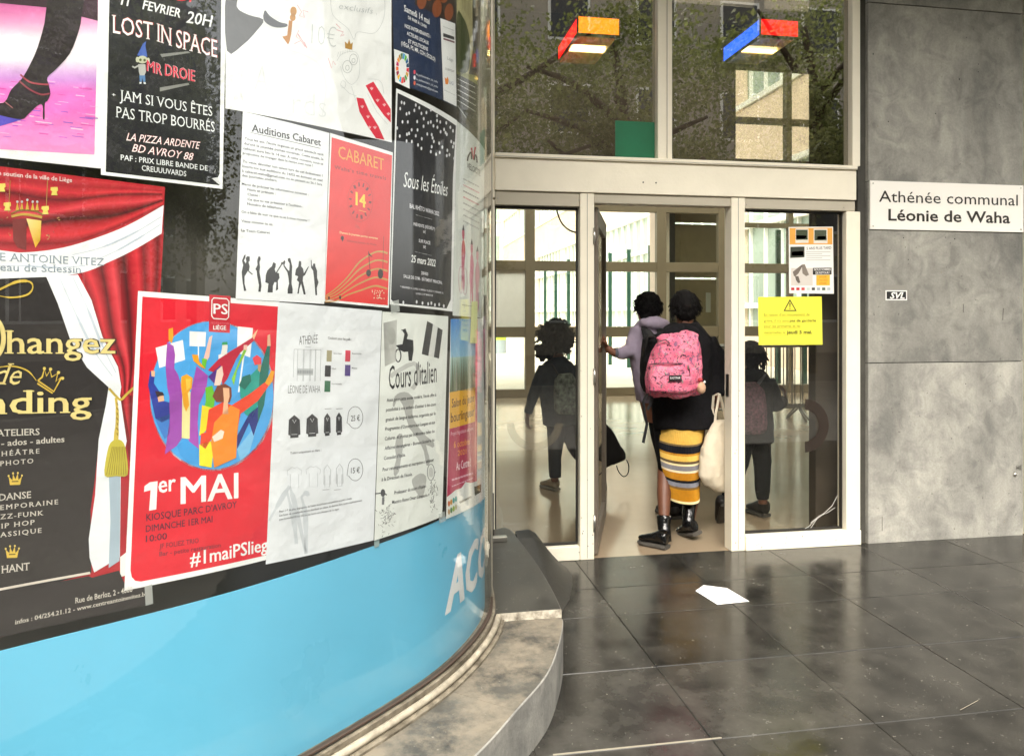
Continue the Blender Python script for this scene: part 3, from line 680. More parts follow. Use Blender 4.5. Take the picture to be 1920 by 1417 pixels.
OUT2 = [(.742,3.112),(.752,3.30),(.756,3.55),(.752,3.80),(.740,4.05),(.725,4.28),(.70,4.36)]
sill_stone(OUT2, near_s((.385, 3.112))+.002, SMAX-.01, -.005, .2345, M_silltop2, 'raised_stone')
# pale chipped mortar along the step
MB().prism([(.40,3.106),(.742,3.1065),(.742,3.1105),(.40,3.1105)], .2, .2345).build('step_mortar', mat('chipped_mortar', '#d8d0be', .85, noise_s=25, noise_a=.6, col2='#6d6558'), sill)
# sloping dark stone beside the sill, rising to the facade
rp = MB(); st_ = [(3.42,.762,.765,.0),(3.62,.762,.86,.012),(3.80,.762,.95,.05),(3.98,.762,1.01,.10),(4.14,.762,1.05,.145),(4.28,.762,1.055,.185),(4.385,.762,1.03,.215)]
for (Y_, xi, xo, h_) in st_:
    for f_, hh in ((0,1.),(.3,.97),(.45,.86),(.62,.58),(.8,.26),(.93,.06),(1.,.0)): rp.v.append((xi+(xo-xi)*f_, Y_, .002+h_*hh*(.93 if f_ == 0 else 1)))
for i in range(len(st_)-1):
    for k in range(6): rp.f.append((i*7+k, i*7+k+1, (i+1)*7+k+1, (i+1)*7+k))
n_ = len(rp.v); e_ = (len(st_)-1)*7
rp.v += [(.762, 3.42, -.004), (.762, 4.385, -.004), (1.03, 4.385, -.004)]; rp.f.append(tuple(range(e_, e_+7))+(n_+2, n_+1))
rp.build('stone_ramp', mat('dark_ramp_stone', (.030,.029,.025), .5, noise_s=40, noise_a=.3, bump=.2, bump_s=90), None, smooth=True, label='dark wedge of stone sloping up between the sill and the left pane', category='stone ramp')
# metal bracket lying on the raised stone
bk = thing('metal_bracket', 'small shiny metal bar with a dark upright at the back of the raised sill', 'bracket', (.60, 4.10, .235))
MB().box(-.05, .065, -.02, .02, 0, .028).build('bar', mat('steel', '#b8b4ac', .3, metal=1.), bk, bevel=.004)
MB().box(-.05, -.005, .03, .05, 0, .26).build('upright', M_gasket, bk)

# ================================================================ prints on curved paper
ink = bpy.data.materials.new('printed_ink'); ink.use_nodes = True
_b = ink.node_tree.nodes['Principled BSDF']; _b.inputs['Roughness'].default_value = .45
_a = ink.node_tree.nodes.new('ShaderNodeVertexColor'); _a.layer_name = 'Col'
ink.node_tree.links.new(_a.outputs[0], _b.inputs['Base Color'])
_n = ink.node_tree.nodes.new('ShaderNodeTexNoise'); _n.inputs['Scale'].default_value = 5; _n.inputs['Detail'].default_value = 4
_tc = ink.node_tree.nodes.new('ShaderNodeTexCoord'); ink.node_tree.links.new(_tc.outputs['Object'], _n.inputs[0])
_bp = ink.node_tree.nodes.new('ShaderNodeBump'); _bp.inputs['Strength'].default_value = .6; _bp.inputs['Distance'].default_value = .03
ink.node_tree.links.new(_n.outputs[0], _bp.inputs['Height']); ink.node_tree.links.new(_bp.outputs[0], _b.inputs['Normal'])
def curved_layers(L, name, base, parent):
    allp = [(pts, c, lvl) for lvl, polys in L for pts, c in polys]
    return curved([(pts, c) for pts, c, _ in allp], name, base, parent, lv=[l for _, _, l in allp])
def curved(polys, name, off, parent=None, lv=None, **tags):
    """polys: list of ([(s,z)...], color or [colors...]) -> one mesh wrapped on the window curve"""
    bm = bmesh.new(); cl = bm.verts.layers.float_color.new('Col'); ll = bm.verts.layers.float.new('lvl')
    for n_, (pts, c) in enumerate(polys):
        cs = c if isinstance(c, list) else [c]*len(pts)
        vs = []
        for p, cc in zip(pts, cs):
            v = bm.verts.new((p[0], p[1], 0)); v[cl] = rgb(cc) if not (isinstance(cc, tuple) and len(cc) == 4) else cc; v[ll] = lv[n_] if lv else 0.; vs.append(v)
        try: bm.faces.new(vs)
        except ValueError: pass
    big = [f for f in bm.faces if len(f.verts) > 4]
    if big: bmesh.ops.triangulate(bm, faces=big, ngon_method='EAR_CLIP')
    xs = [v.co.x for v in bm.verts]
    k0, k1 = int(min(xs)/DS), int(max(xs)/DS)+1
    for k in range(k0, k1+1):
        X = k*DS
        fs = [f for f in bm.faces if min(v.co.x for v in f.verts) < X-1e-5 and max(v.co.x for v in f.verts) > X+1e-5]
        if fs:
            ge = set(fs)
            for f in fs: ge.update(f.edges); ge.update(f.verts)
            bmesh.ops.bisect_plane(bm, geom=list(ge), dist=1e-6, plane_co=(X, 0, 0), plane_no=(1, 0, 0))
    for v in bm.verts:
        v.co = cyl(v.co.x, v.co.y, off+.0002*v[ll])
    bm.normal_update()
    for f in bm.faces:
        c = f.calc_center_median()
        if f.normal.dot(Vector((-c.x, -c.y, 0))) < 0: f.normal_flip()
    me = bpy.data.meshes.new(name); bm.to_mesh(me); bm.free(); me.materials.append(ink)
    o = bpy.data.objects.new(name, me); COL.objects.link(o)
    if parent is not None: o.parent = parent
    for k, v in tags.items(): o[k] = v
    return o
def serif_geo(V, Fc):
    cnt = {}
    for f in Fc:
        for i in range(len(f)):
            a, b = f[i], f[(i+1) % len(f)]; key = (min(a, b), max(a, b)); cnt[key] = cnt.get(key, 0)+1
    out = []
    for (a, b), n in cnt.items():
        if n != 1: continue
        (x0, y0), (x1, y1) = V[a], V[b]
        if abs(y0-y1) < .004 and .03 < abs(x1-x0) < .2:
            xa, xb = min(x0, x1), max(x0, x1)
            for yy, d in ((0, 1), (.53, -1), (.68, -1), (.73, -1), (-.2, 1)):
                if abs(y0-yy) < .03:
                    out.append([(xa-.06, y0), (xb+.06, y0), (xb+.06, y0+d*.035), (xa-.06, y0+d*.035)]); break
    return out
class Poster:
    def __init__(s, name, label, cat, quad, color, layer, z=(0, 0, 1.)):
        s.z = z; s.base = .0012*layer; s.items = {}; s.name = name
        q = [s.P(*p) for p in quad]
        s.root = curved([(q, color)], name, s.base, label=label, category=cat)
    def P(s, x, y):
        return px2s(s.z[0]+x*s.z[2], s.z[1]+y*s.z[2])
    def add(s, pts, c, lvl, name): s.items.setdefault((name, lvl), []).append((pts, c))
    def poly(s, pts, c, lvl=1, name='printed_picture'): s.add([s.P(*p) for p in pts], c, lvl, name)
    def band(s, tops, bots, c, lvl=1, name='printed_picture'):
        """ribbon between two polylines of equal length; c colour or (ctop, cbottom)"""
        for i in range(len(tops)-1):
            q = [s.P(*tops[i]), s.P(*tops[i+1]), s.P(*bots[i+1]), s.P(*bots[i])]
            s.add(q, [c[0], c[0], c[1], c[1]] if isinstance(c, tuple) and isinstance(c[0], str) else c, lvl, name)
    def line(s, pts, w, c, lvl=1, name='printed_picture', smooth=0, closed=False):
        if smooth: pts = smooth_poly(pts, smooth, closed)
        if closed: pts = list(pts)+[pts[0]]
        ww = w if isinstance(w, (list, tuple)) else [w]*len(pts)
        if len(ww) != len(pts): ww = [ww[min(len(ww)-1, int(i*len(ww)/len(pts)))] for i in range(len(pts))]
        L, R = [], []
        for i, p in enumerate(pts):
            a = pts[max(i-1, 0)]; b = pts[min(i+1, len(pts)-1)]
            d = Vector((b[0]-a[0], b[1]-a[1]));
            if d.length < 1e-6: d = Vector((1, 0))
            d.normalize(); L.append((p[0]-d.y*ww[i]/2, p[1]+d.x*ww[i]/2)); R.append((p[0]+d.y*ww[i]/2, p[1]-d.x*ww[i]/2))
        s.band(L, R, c, lvl, name)
    def ell(s, cx, cy, rx, ry, c, lvl=1, n=20, a0=0., a1=2*pi, name='printed_picture', rot=0.):
        s.poly([(cx+rx*cos(a0+(a1-a0)*i/n)*cos(rot)-ry*sin(a0+(a1-a0)*i/n)*sin(rot), cy+rx*cos(a0+(a1-a0)*i/n)*sin(rot)+ry*sin(a0+(a1-a0)*i/n)*cos(rot)) for i in range(n)], c, lvl, name)
    def arc(s, cx, cy, rx, ry, w, c, lvl=1, a0=0., a1=2*pi, n=24, name='printed_picture'):
        s.line([(cx+rx*cos(a0+(a1-a0)*i/n), cy+ry*sin(a0+(a1-a0)*i/n)) for i in range(n+1)], w, c, lvl, name)
    def text(s, body, x0, y0, x1, y1, cap, c, bold=0., shear=0., lvl=2, serif=False, space=1., name='lettering', glow=None):
        if glow: s.text(body, x0, y0, x1, y1, cap, glow, bold+.03, shear, lvl-1, serif, space, name)
        a, b = s.P(x0, y0), s.P(x1, y1); t = s.P(x0, y0-cap); h = (t[1]-a[1])/CAP
        extra = bold if bold > .019 else 0.
        V, Fc, W = text_geo(body, 0. if extra else min(bold, .012), shear, space); sx = (b[0]-a[0])/W; sl = (b[1]-a[1])/W
        f = lambda p: (a[0]+p[0]*sx, a[1]+p[0]*sl+p[1]*h)
        for q in Fc: s.add([f(V[i]) for i in q], c, lvl, name)
        for j, (dx, dy) in enumerate(((1, 0), (0, .5), (1, .5)) if extra else ()):
            for q in Fc: s.add([f((V[i][0]+dx*extra*1.1, V[i][1]+dy*extra)) for i in q], c, lvl+.12*(j+1), name)
        if serif:
            for r in serif_geo(V, Fc): s.add([f(p) for p in r], c, lvl, name)
    def dashes(s, x0, y0, x1, y1, w, c, lvl=2, seed=0, name='small_print'):
        """print too small to read in the photograph: word-length strokes"""
        rn = random.Random(seed+int(x0*7+y0*13)); t = 0.; L = sqrt((x1-x0)**2+(y1-y0)**2)
        while t < 1:
            l = min(1-t, rn.uniform(.05, .14)); 
            s.line([(x0+(x1-x0)*t, y0+(y1-y0)*t), (x0+(x1-x0)*(t+l), y0+(y1-y0)*(t+l))], w, c, lvl, name); t += l+.022
    def done(s):
        by = {}
        for (name, lvl), polys in s.items.items(): by.setdefault(name, []).append((lvl, polys))
        for name, L in by.items(): curved_layers(L, name, s.base, s.root)

Z1, Z2, Z3, Z4 = (0, 0, .3387), (420, 0, .3388), (0, 400, .3387), (0, 800, .2964)
Z5, Z6, Z7, Z8, Z9, Z10 = (220, 530, .4092), (480, 560, .3668), (700, 150, .3315), (430, 210, .2682), (180, 0, .2612), (820, 0, .2966)
WH = '#f6f6f5'; BK = '#17171a'
# ---- stage / high heel poster
p = Poster('poster', 'poster of a dark leg in a high-heeled strappy shoe on a pink stage', 'poster', [(-560,-120),(600,-120),(566,935),(-560,812)], WH, 1, Z1)
rows = [(0,'#a03a6e'),(60,'#e478b4'),(130,'#f2a2cf'),(210,'#fbe6f2'),(330,'#fdf4fa'),(400,'#d9b0e0'),(450,'#cf8fd8'),(520,'#e873c9'),(620,'#f56fc4'),(720,'#f787cf'),(862,'#f49ad3')]
def slope(y, x): return y + (x)*.115*min(1, max(0, y/860))
xr = lambda y: 543-21*y/862
for (ya, ca), (yb, cb_) in zip(rows[:-1], rows[1:]):
    ya_, yb_ = ya*.93 - (40 if ya == 0 else 0), yb*.93
    p.poly([(-540,slope(ya_,-60)), (xr(ya),slope(ya_,xr(ya))), (xr(yb),slope(yb_,xr(yb))), (-540,slope(yb_,-60))], [ca, ca, cb_, cb_])
for _ in range(60):
    x, y = random.uniform(-100, 500), random.uniform(440, 760); w = random.uniform(20, 90)
    p.line([(x, y), (x+w, y+w*.12)], random.uniform(2, 6), random.choice(['#fbb6e2','#e04fb0','#c45fd0','#ffd5ef','#9a63cf']), 2)
p.poly([(-540,560),(0,600),(60,650),(120,664),(0,700),(-540,690)], '#5a4fc0', 3)
p.poly([(-540,-100),(540,-100),(540,118),(450,95),(270,45),(0,20),(-540,0)], '#3a2030', 2)
leg = smooth_poly([(290,-100),(460,-100),(450,95),(430,190),(385,300),(310,385),(262,430),(268,470),(278,520),(262,560),(247,575),(246,656),(236,656),(234,585),(205,588),(150,640),(118,662),(20,645),(-80,610),(-80,575),(20,570),(60,500),(118,440),(160,370),(205,270),(245,130)], 3, True)
p.poly(leg, '#241a20', 4)
p.line([(112,415),(160,455),(220,468),(270,470)], 9, '#a4424f', 5, smooth=4); p.line([(105,450),(160,495),(225,525),(275,520)], 9, '#8c3a46', 5, smooth=4); p.line([(25,565),(70,600)], 5, '#a56a6a', 5)
p.done()
# ---- LOST IN SPACE
p = Poster('poster', 'black concert poster lettered LOST IN SPACE with a white border and curled corner', 'poster', [(58,-120),(936,-120),(905,1358),(33,1256)], WH, 2, Z9)
p.poly([(96,-110),(897,-110),(884,1250),(872,1275),(830,1284),(885,1330),(884,1332),(68,1236),(84,520)], '#15151a')
p.poly([(826,1282),(868,1275),(890,1325)], '#dddde0', 2); p.poly([(845,1240),(858,1212),(850,1238)], WH, 2)
p.text('DI', 578, 8, 690, 22, 70, '#d8303a', .03, .2)
p.text('11', 175, 38, 240, 52, 80, WH, .04, .3); p.text('FEVRIER', 330, 70, 598, 132, 66, WH, .03, .25); p.text('20H', 643, 166, 836, 200, 84, WH, .02, .25)
for b_, x0, y0, x1, y1 in (('LOST',120,240,405,292), ('IN',440,302,535,334), ('SPACE',572,345,866,418)):
    p.text(b_, x0, y0, x1, y1, 128, '#fff4f2', .0, 0, 3, True, glow='#c2242c')
p.poly([(293,402),(335,318),(358,300),(352,330),(366,412)], '#4a68b8', 2); p.ell(330, 432, 36, 28, '#c9cbb0', 3); p.ell(295,432,12,20,'#c9cbb0',2); p.ell(372,438,12,20,'#c9cbb0',2)
p.ell(316, 434, 9, 10, '#55602f', 4); p.ell(346, 436, 9, 10, '#55602f', 4)
p.poly([(300,465),(352,465),(356,520),(345,545),(312,545),(305,520)], '#b9b9b4', 3); p.line([(302,475),(275,490),(258,480)], 12, '#b9b9b4', 3); p.poly([(308,545),(350,545),(352,592),(335,590),(330,560),(326,592),(312,590)], '#5580b0', 3)
p.poly([(310,592),(326,594),(322,606),(308,604)], '#dcdcdc', 3); p.poly([(338,592),(353,594),(356,608),(340,606)], '#dcdcdc', 3)
p.text('MR', 362, 512, 468, 546, 78, '#e03a55', .02, 0, 3, glow='#f0e0e0'); p.text('DROIE', 492, 545, 705, 590, 80, '#e03a55', .02, 0, 3, glow='#f0e0e0')
p.text('+', 112, 694, 136, 698, 24, WH, .03); p.text('JAM SI VOUS ÊTES', 168, 722, 832, 838, 74, '#eef0f0', -.002, serif=True); p.text('PAS TROP BOURRÉS', 145, 845, 849, 950, 78, '#eef0f0', -.002, serif=True)
p.text('LA PIZZA ARDENTE', 215, 1010, 745, 1073, 54, '#fff0ee', .0, .35, 3, glow='#c2242c'); p.text('BD AVROY 88', 255, 1090, 696, 1156, 56, '#fff0ee', .0, .35, 3, glow='#c2242c')
p.text('PAF : PRIX LIBRE BANDE DE', 175, 1150, 798, 1228, 38, '#eef0f0', .01); p.text('CREUUUVARDS', 326, 1226, 645, 1268, 38, '#eef0f0', .01)
p.poly([(458,392),(660,372),(672,384),(470,414)], '#8a8a86', 2); p.poly([(455,632),(660,598),(668,612),(456,660)], '#8a8a86', 2)
p.line([(553,380),(551,632)], 5, '#4b4b4b', 1); p.line([(672,372),(670,600)], 5, '#4b4b4b', 1)
p.done()
# ---- hand drawn sheet
p = Poster('poster', 'large white hand-drawn sheet with red striped legs, a small crown and zigzag marks', 'poster', [(8,-240),(921,-240),(924,790),(4,602)], WH, 3, Z2)
p.poly(smooth_poly([(10,-60),(85,-60),(66,40),(130,85),(214,112),(180,170),(100,252),(12,284)],3,True), '#5c5c5c'); p.poly(smooth_poly([(214,110),(222,60),(250,92),(300,124),(344,136),(340,152),(290,156),(245,142)],3,True), '#55565a')
p.ell(380, 66, 18, 26, '#c58a35'); p.ell(376, 100, 16, 20, '#c58a35'); p.poly([(355,115),(375,120),(368,190),(358,235),(350,250),(318,206),(345,200)], '#c07f2c')
p.poly([(666,270),(664,232),(679,246),(688,220),(696,247),(708,236),(704,279)], '#b98a3a')
for z in ([(400,30),(425,70),(412,90),(440,100),(432,60),(462,70)], [(410,170),(395,205),(420,230),(405,190),(455,270),(440,235)], [(615,135),(640,160),(618,168),(655,180),(640,205),(660,195)], [(572,325),(590,380),(600,340),(612,362)], [(385,245),(420,228),(445,262)]): p.line(z, 3, '#e08a98')
for q in ([(728,542),(768,548),(800,620),(850,700),(884,776),(836,766),(790,700),(745,620)], [(779,476),(822,454),(870,530),(918,606),(918,680),(880,640),(830,570)]): p.poly(q, '#de2440')
for x, y in ((760,600),(792,655),(800,715),(830,715),(812,500),(845,565),(882,590),(905,640)): p.line([(x-8,y-12),(x,y),(x+8,y-12)], 5, '#f6c8cc', 2); p.line([(x,y),(x,y-16)], 4, '#f6c8cc', 2)
G_ = '#c9cccd'
p.line([(100,560),(85,470),(110,370),(170,300),(245,262),(255,185),(300,262),(420,300),(520,360),(560,480),(540,640)], 2.2, '#dcdedf', smooth=5); p.line([(585,0),(600,90),(680,160),(715,222),(735,180),(830,185),(880,100),(885,0)], 2.2, G_, smooth=5)
p.text('exclusifs .', 632, 52, 842, 84, 34, '#bcc0c2', -.012, .2); p.text('10€', 478, 245, 618, 268, 112, '#cfd2d3', -.02, .05); p.text('A', 165, 500, 235, 515, 150, '#e0e2e2', -.02, .1); p.text('rds', 375, 630, 560, 655, 130, '#e2e4e4', -.02)
for c in ((678,372,26,34),(712,332,22,30),(678,378,10,14),(712,338,9,12)): p.arc(*c, 2.4, '#a9adae')
p.line([(620,340),(650,300),(720,290),(745,340),(740,430),(700,470),(660,430),(640,370)], 2.2, G_, smooth=4); p.line([(640,470),(690,520),(730,535)], 2.2, G_); p.line([(790,440),(860,450),(880,520)], 2.2, G_, smooth=4); p.arc(655, 470, 14, 20, 2, G_); p.line([(725,560),(700,480)], 2, G_); p.line([(900,690),(840,620),(790,520)], 2, G_)
for k in range(7): p.line([(622+k*14,318-k*6),(630+k*12,290-k*3)], 2, G_)
p.done()
# ---- navy debate poster
p = Poster('poster', 'navy poster announcing Samedi 14 mai with a white logo column, top right of the window', 'poster', [(920,-180),(1266,-180),(1281,597),(939,458)], '#16294a', 4, Z2)
p.poly([(1050,-160),(1268,-160),(1271,130),(1188,100),(1120,60),(1050,30)], '#30231f', 1)
for c in ((1088,10,26,45),(1172,50,26,50),(1238,70,24,48),(1210,-20,26,40),(1130,-30,20,40)): p.ell(*c, '#8a4a2a', 2, rot=.1)
p.poly([(1190,104),(1272,134),(1280,592),(1208,556)], WH, 3); p.poly([(934,274),(1015,304),(1021,494),(941,456)], WH, 2)
cols = ['#e5243b','#dda63a','#4c9f38','#c5192d','#ff3a21','#26bde2','#fcc30b','#a21942','#fd6925','#dd1367','#fd9d24','#bf8b2e','#3f7e44','#0a97d9','#56c02b','#00689d','#19486a']
for k in range(17):
    a0, a1 = 2*pi*k/17, 2*pi*(k+.82)/17; p.poly([(981+r*36*cos(a), 380+r*84*sin(a)) for r, a in ((.62,a0),(1,a0),(1,a1),(.62,a1))], cols[k], 3)
p.text('Samedi 14 mai', 990, 64, 1130, 138, 34, WH, .02, serif=True)
for b_, q in (('DE 9H00 À 12H00',(1012,108,1114,160,17)),('NOS INTERVENANTS :',(994,155,1136,214,20)),('ACTEURS LOCAUX',(1006,196,1126,252,20)),('ET POLITICIENS',(1014,240,1122,286,20)),('(VÉGA, PS, MR, CDH, ÉCOLO)',(974,252,1162,342,22))): p.text(b_, *q, WH, .015)
for k, b_ in enumerate(('la_parlementaire_de_waha','la_parlementaire_de_waha','energiewaha@gmail.com')):
    p.text(b_, 1058, 418+k*27, 1176, 462+k*27, 12, '#e4e8ee', .0); p.ell(1048, 402+k*30, 6, 12, ['#d24a5a','#e8eaf0','#e06a50'][k], 2)
p.poly([(1206,186),(1266,206),(1268,224),(1206,206)], '#3b3b40', 4); p.poly([(1206,212),(1268,232),(1269,242),(1207,222)], '#7c4a58', 4); p.line([(1240,262),(1242,305),(1225,310)], 2, '#888', 4) if False else None
p.text('Liège', 1228, 332, 1262, 346, 18, '#9a9ca0', lvl=4); p.text('SCIENTEAM', 1218, 388, 1266, 404, 12, '#6b6b70', lvl=4); p.poly([(1214,430),(1224,440),(1228,426),(1236,444),(1232,470),(1218,468)], '#f08a2a', 4)
p.text('UG', 1238, 466, 1262, 474, 18, '#8a8ca8', lvl=4); p.dashes(1206, 150, 1266, 172, 3, '#b0b0b0', 4); p.dashes(1212, 500, 1272, 530, 2.5, '#a8a8a8', 4)
p.done()
# ---- dark poster with building, top far right
p = Poster('poster', 'dark green-black poster with a pale building and small white lines, at the far top right', 'poster', [(110,-160),(268,-160),(247,835),(114,692)], '#2a2b22', 5, Z10)
p.poly([(112,-150),(212,-150),(214,330),(190,470),(114,455)], '#b9b183'); p.poly(smooth_poly([(116,90),(150,110),(175,160),(195,260),(192,430),(150,470),(116,455)],3,True), '#3f4a24', 2); p.poly([(114,456),(236,480),(244,540),(114,470)], '#8a8c50', 2)
for k in range(6): p.line([(150+9*k,-100),(152+9*k,60+12*k)], 2.5, '#8c8660', 2)
for k in range(6): p.dashes(118, 500+k*34, 232-(60 if k == 5 else 0), 556+k*38, 6, '#c9ccc4', 3, k)
p.done()
# ---- Auditions Cabaret
p = Poster('poster', 'white typed sheet headed Auditions Cabaret with black silhouettes of musicians', 'poster', [(88,0),(692,150),(656,1342),(38,1306)], '#f2f3f6', 4, Z8)
INK = '#35343a'
p.text('Auditions Cabaret', 150, 140, 630, 240, 52, '#2b2a2e', .03, 0, 2, True); p.line([(140,147),(628,258)], 3.5, '#3a3a3e')
for b_, q in (("Tous les ans, l'école organise un grand spectacle varié",(100,195,650,308)),('durant la journée portes ouvertes. Cette année, le',(95,229,650,341)),('cabaret aura lieu le 14 mai. À cette occasion, nous te',(91,263,648,374)),('proposons de voyager dans le temps avec nous !',(87,297,575,385)),
    ('Tu veux dévoiler ton talent lors de cet événement ?',(86,354,645,456)),('Inscris-toi aux auditions du 14/02 en écrivant un mail',(83,387,643,488)),('à cabaret.waha@gmail.com ou en passant au 26.1 lors',(82,421,640,517)),('des journées ateliers.',(81,453,328,490)),
    ('Merci de préciser les informations suivantes :',(80,512,546,586)),('Nom et prénom :',(120,551,316,580)),('Classe :',(120,585,206,594)),("Ce que tu vas présenter à l'audition :",(120,619,508,671)),('Numéro de téléphone.',(118,651,366,684)),
    ('On a hâte de voir ce que tu as à nous montrer !',(78,706,551,769)),('Viens comme tu es.',(77,770,299,796)),('La Team Cabaret',(76,836,277,853))):
    p.text(b_, *q, 17, INK, .016, 0, 2, True)
S_ = '#26262b'
p.poly([(98,1000),(108,998),(105,1020),(96,1040),(108,1060),(112,1045),(108,1022),(120,1008),(136,1012),(136,1040),(128,1050),(136,1080),(130,1110),(160,1136),(150,1138),(122,1112),(112,1130),(100,1150),(100,1200),(112,1250),(96,1252),(85,1180),(80,1120),(90,1070),(82,1040)], S_)
p.poly([(196,1010),(210,1012),(212,1030),(204,1050),(208,1085),(204,1120),(212,1160),(218,1215),(212,1258),(196,1256),(200,1210),(188,1150),(184,1110),(176,1100),(190,1070),(188,1040)], S_)
p.poly([(300,1050),(318,1060),(316,1084),(310,1100),(318,1122),(340,1128),(344,1160),(332,1180),(334,1240),(318,1250),(322,1190),(308,1190),(298,1215),(296,1262),(260,1262),(266,1200),(244,1190),(248,1140),(258,1110),(276,1090),(290,1080)], S_); p.line([(312,1140),(362,1060)], 7, S_); p.line([(358,1064),(366,1052)], 14, S_)
p.poly([(378,1036),(384,1048),(378,1072),(404,1108),(412,1112),(414,1060),(402,1040),(402,1024),(418,1022),(424,1042),(432,1080),(430,1130),(428,1200),(436,1240),(434,1270),(400,1270),(400,1240),(410,1200),(406,1160),(398,1120),(372,1080),(368,1050)], S_)
p.poly([(480,1042),(494,1044),(496,1062),(494,1078),(508,1096),(514,1128),(545,1078),(548,1084),(522,1140),(508,1150),(506,1180),(520,1240),(526,1276),(512,1276),(494,1200),(482,1240),(478,1270),(468,1270),(480,1190),(464,1176),(474,1150),(452,1140),(458,1100),(474,1082)], S_)
p.poly([(562,1036),(568,1038),(568,1066),(576,1082),(578,1062),(592,1060),(594,1080),(606,1110),(606,1160),(616,1190),(604,1230),(606,1282),(594,1280),(590,1220),(584,1160),(578,1110),(564,1090)], S_)
p.done()
# ---- CABARET red
p = Poster('poster', 'red poster lettered CABARET with a clock, the number 14 and golden music staves', 'poster', [(696,150),(1134,286),(1106,1370),(655,1326)], WH, 5, Z8)
p.poly([(706,180),(1128,307),(1098,1352),(659,1311)], '#e62b26')
p.text('CABARET', 752, 325, 1070, 412, 86, '#f6a13a', .0, lvl=3, glow='#d8622a'); p.text("Waha's time travels", 726, 400, 1085, 478, 26, '#7a2018', .006, space=1.2)
for k in range(14):
    a = 2*pi*k/14+.1; p.line([(905+x*78*cos(a), 622+x*128*sin(a)) for x in (.78, 1.0)], 9 if k % 3 else 14, '#6e2018', 2)
p.arc(905, 622, 88, 146, 2, '#a33028', 2); p.text('14', 872, 652, 938, 672, 88, '#ffd23a', .05, lvl=4, glow='#f08a2a'); p.line([(895,688),(945,702)], 4, '#f6a13a', 3)
p.text('1h', 874, 812, 900, 820, 24, '#a8423a'); p.text('Durant la journée portes ouvertes', 762, 850, 1028, 892, 15, '#ffe0a0', .012); p.text('Athénée Léonie de Waha', 812, 908, 1018, 936, 15, '#a02a24', .004); p.ell(780, 882, 11, 15, '#3a1a18', 2); p.poly([(771,888),(790,890),(781,908)], '#3a1a18', 2)
for k in range(5):
    p.line([(660,1288+k*10),(740,1230+k*22),(820,1150+k*32),(900,1050+k*50),(1000,985+k*58),(1060,978+k*62),(1096,990+k*62)], [7,8,9,11,12,13,13], '#c9964e', 2, smooth=6)
p.ell(963,1126,17,24,'#2b1714',4); p.line([(974,1120),(962,975)],3.5,'#2b1714',4); p.poly([(962,975),(968,990),(992,1018),(984,1008),(966,1002)],'#2b1714',4); p.ell(1046,1132,19,34,'#2b1714',4); p.line([(1062,1128),(1068,870)],3,'#7a3a28',4); p.ell(686,1300,7,11,'#4b2a1a',4); p.ell(764,1296,8,13,'#4b2a1a',4)
for _ in range(30): p.ell(random.uniform(985,1072), random.uniform(1248,1305), 3.5, 4.5, '#f4d9b8', 4, 6)
p.done()
# ---- Sous les Etoiles
p = Poster('poster', 'black starry ball poster lettered Sous les Étoiles, 25 mars 2022', 'poster', [(120,50),(464,232),(438,1310),(84,1270)], WH, 6, Z7)
p.poly([(128,76),(457,260),(440,560),(428,1240),(404,1292),(110,1262),(90,1240)], '#15151c')
for x, y in [(150,130),(165,135),(142,165),(178,195),(193,190),(155,240),(185,240),(125,275),(140,320),(180,310),(192,305),(178,347),(207,285),(208,350),(230,145),(222,175),(250,160),(262,192),(275,222),(238,238),(274,265),(240,285),(230,318),(264,335),(243,370),(262,390),(290,187),(300,245),(315,240),(315,172),(350,205),(350,232),(352,270),(330,262),(295,308),(320,312),(325,330),(370,295),(390,282),(332,350),(362,360),(320,380),(315,408),(345,422),(380,382),(368,240),(402,245),(405,310),(425,270),(440,290),(430,350),(445,360),(440,380),(408,400),(405,430),(420,425),(447,445),(365,412),(398,300),(235,1255),(268,1262),(318,1262),(338,1272),(362,1270),(388,1278),(300,1266),(160,1258)]:
    p.ell(x, y, 5, 10, '#e6e6ea', 2, 10)
p.text('Sous les Étoiles', 160, 606, 410, 660, 86, WH, .0, .3, 3)
for b_, q in (('BAL RHÉTO WAHA 2022',(196,724,362,770,24)),('PRÉVENTE (RÉCRÉU*)',(217,824,338,852,17)),('6€',(272,866,286,870,16)),('SUR PLACE',(247,918,312,932,18)),('8€',(273,952,287,956,16)),('20H00',(261,1100,300,1108,18)),('SALLE DE GYM - BÂTIMENT PRINCIPAL',(161,1118,380,1156,18)),('* VENDREDI 11, LUNDI 14, MARDI 15, JEUDI 17, VENDREDI 18,',(142,1174,386,1210,10)),('LUNDI 21 ET MARDI 22',(231,1212,326,1224,10))): p.text(b_, *q, '#eceaf0', .012)
p.text('25 mars 2022', 203, 1030, 341, 1056, 40, WH, .03, .2); p.line([(231,764),(323,790)], 3, '#e0e0e4'); p.line([(226,972),(320,994)], 3, '#e0e0e4')
p.done()
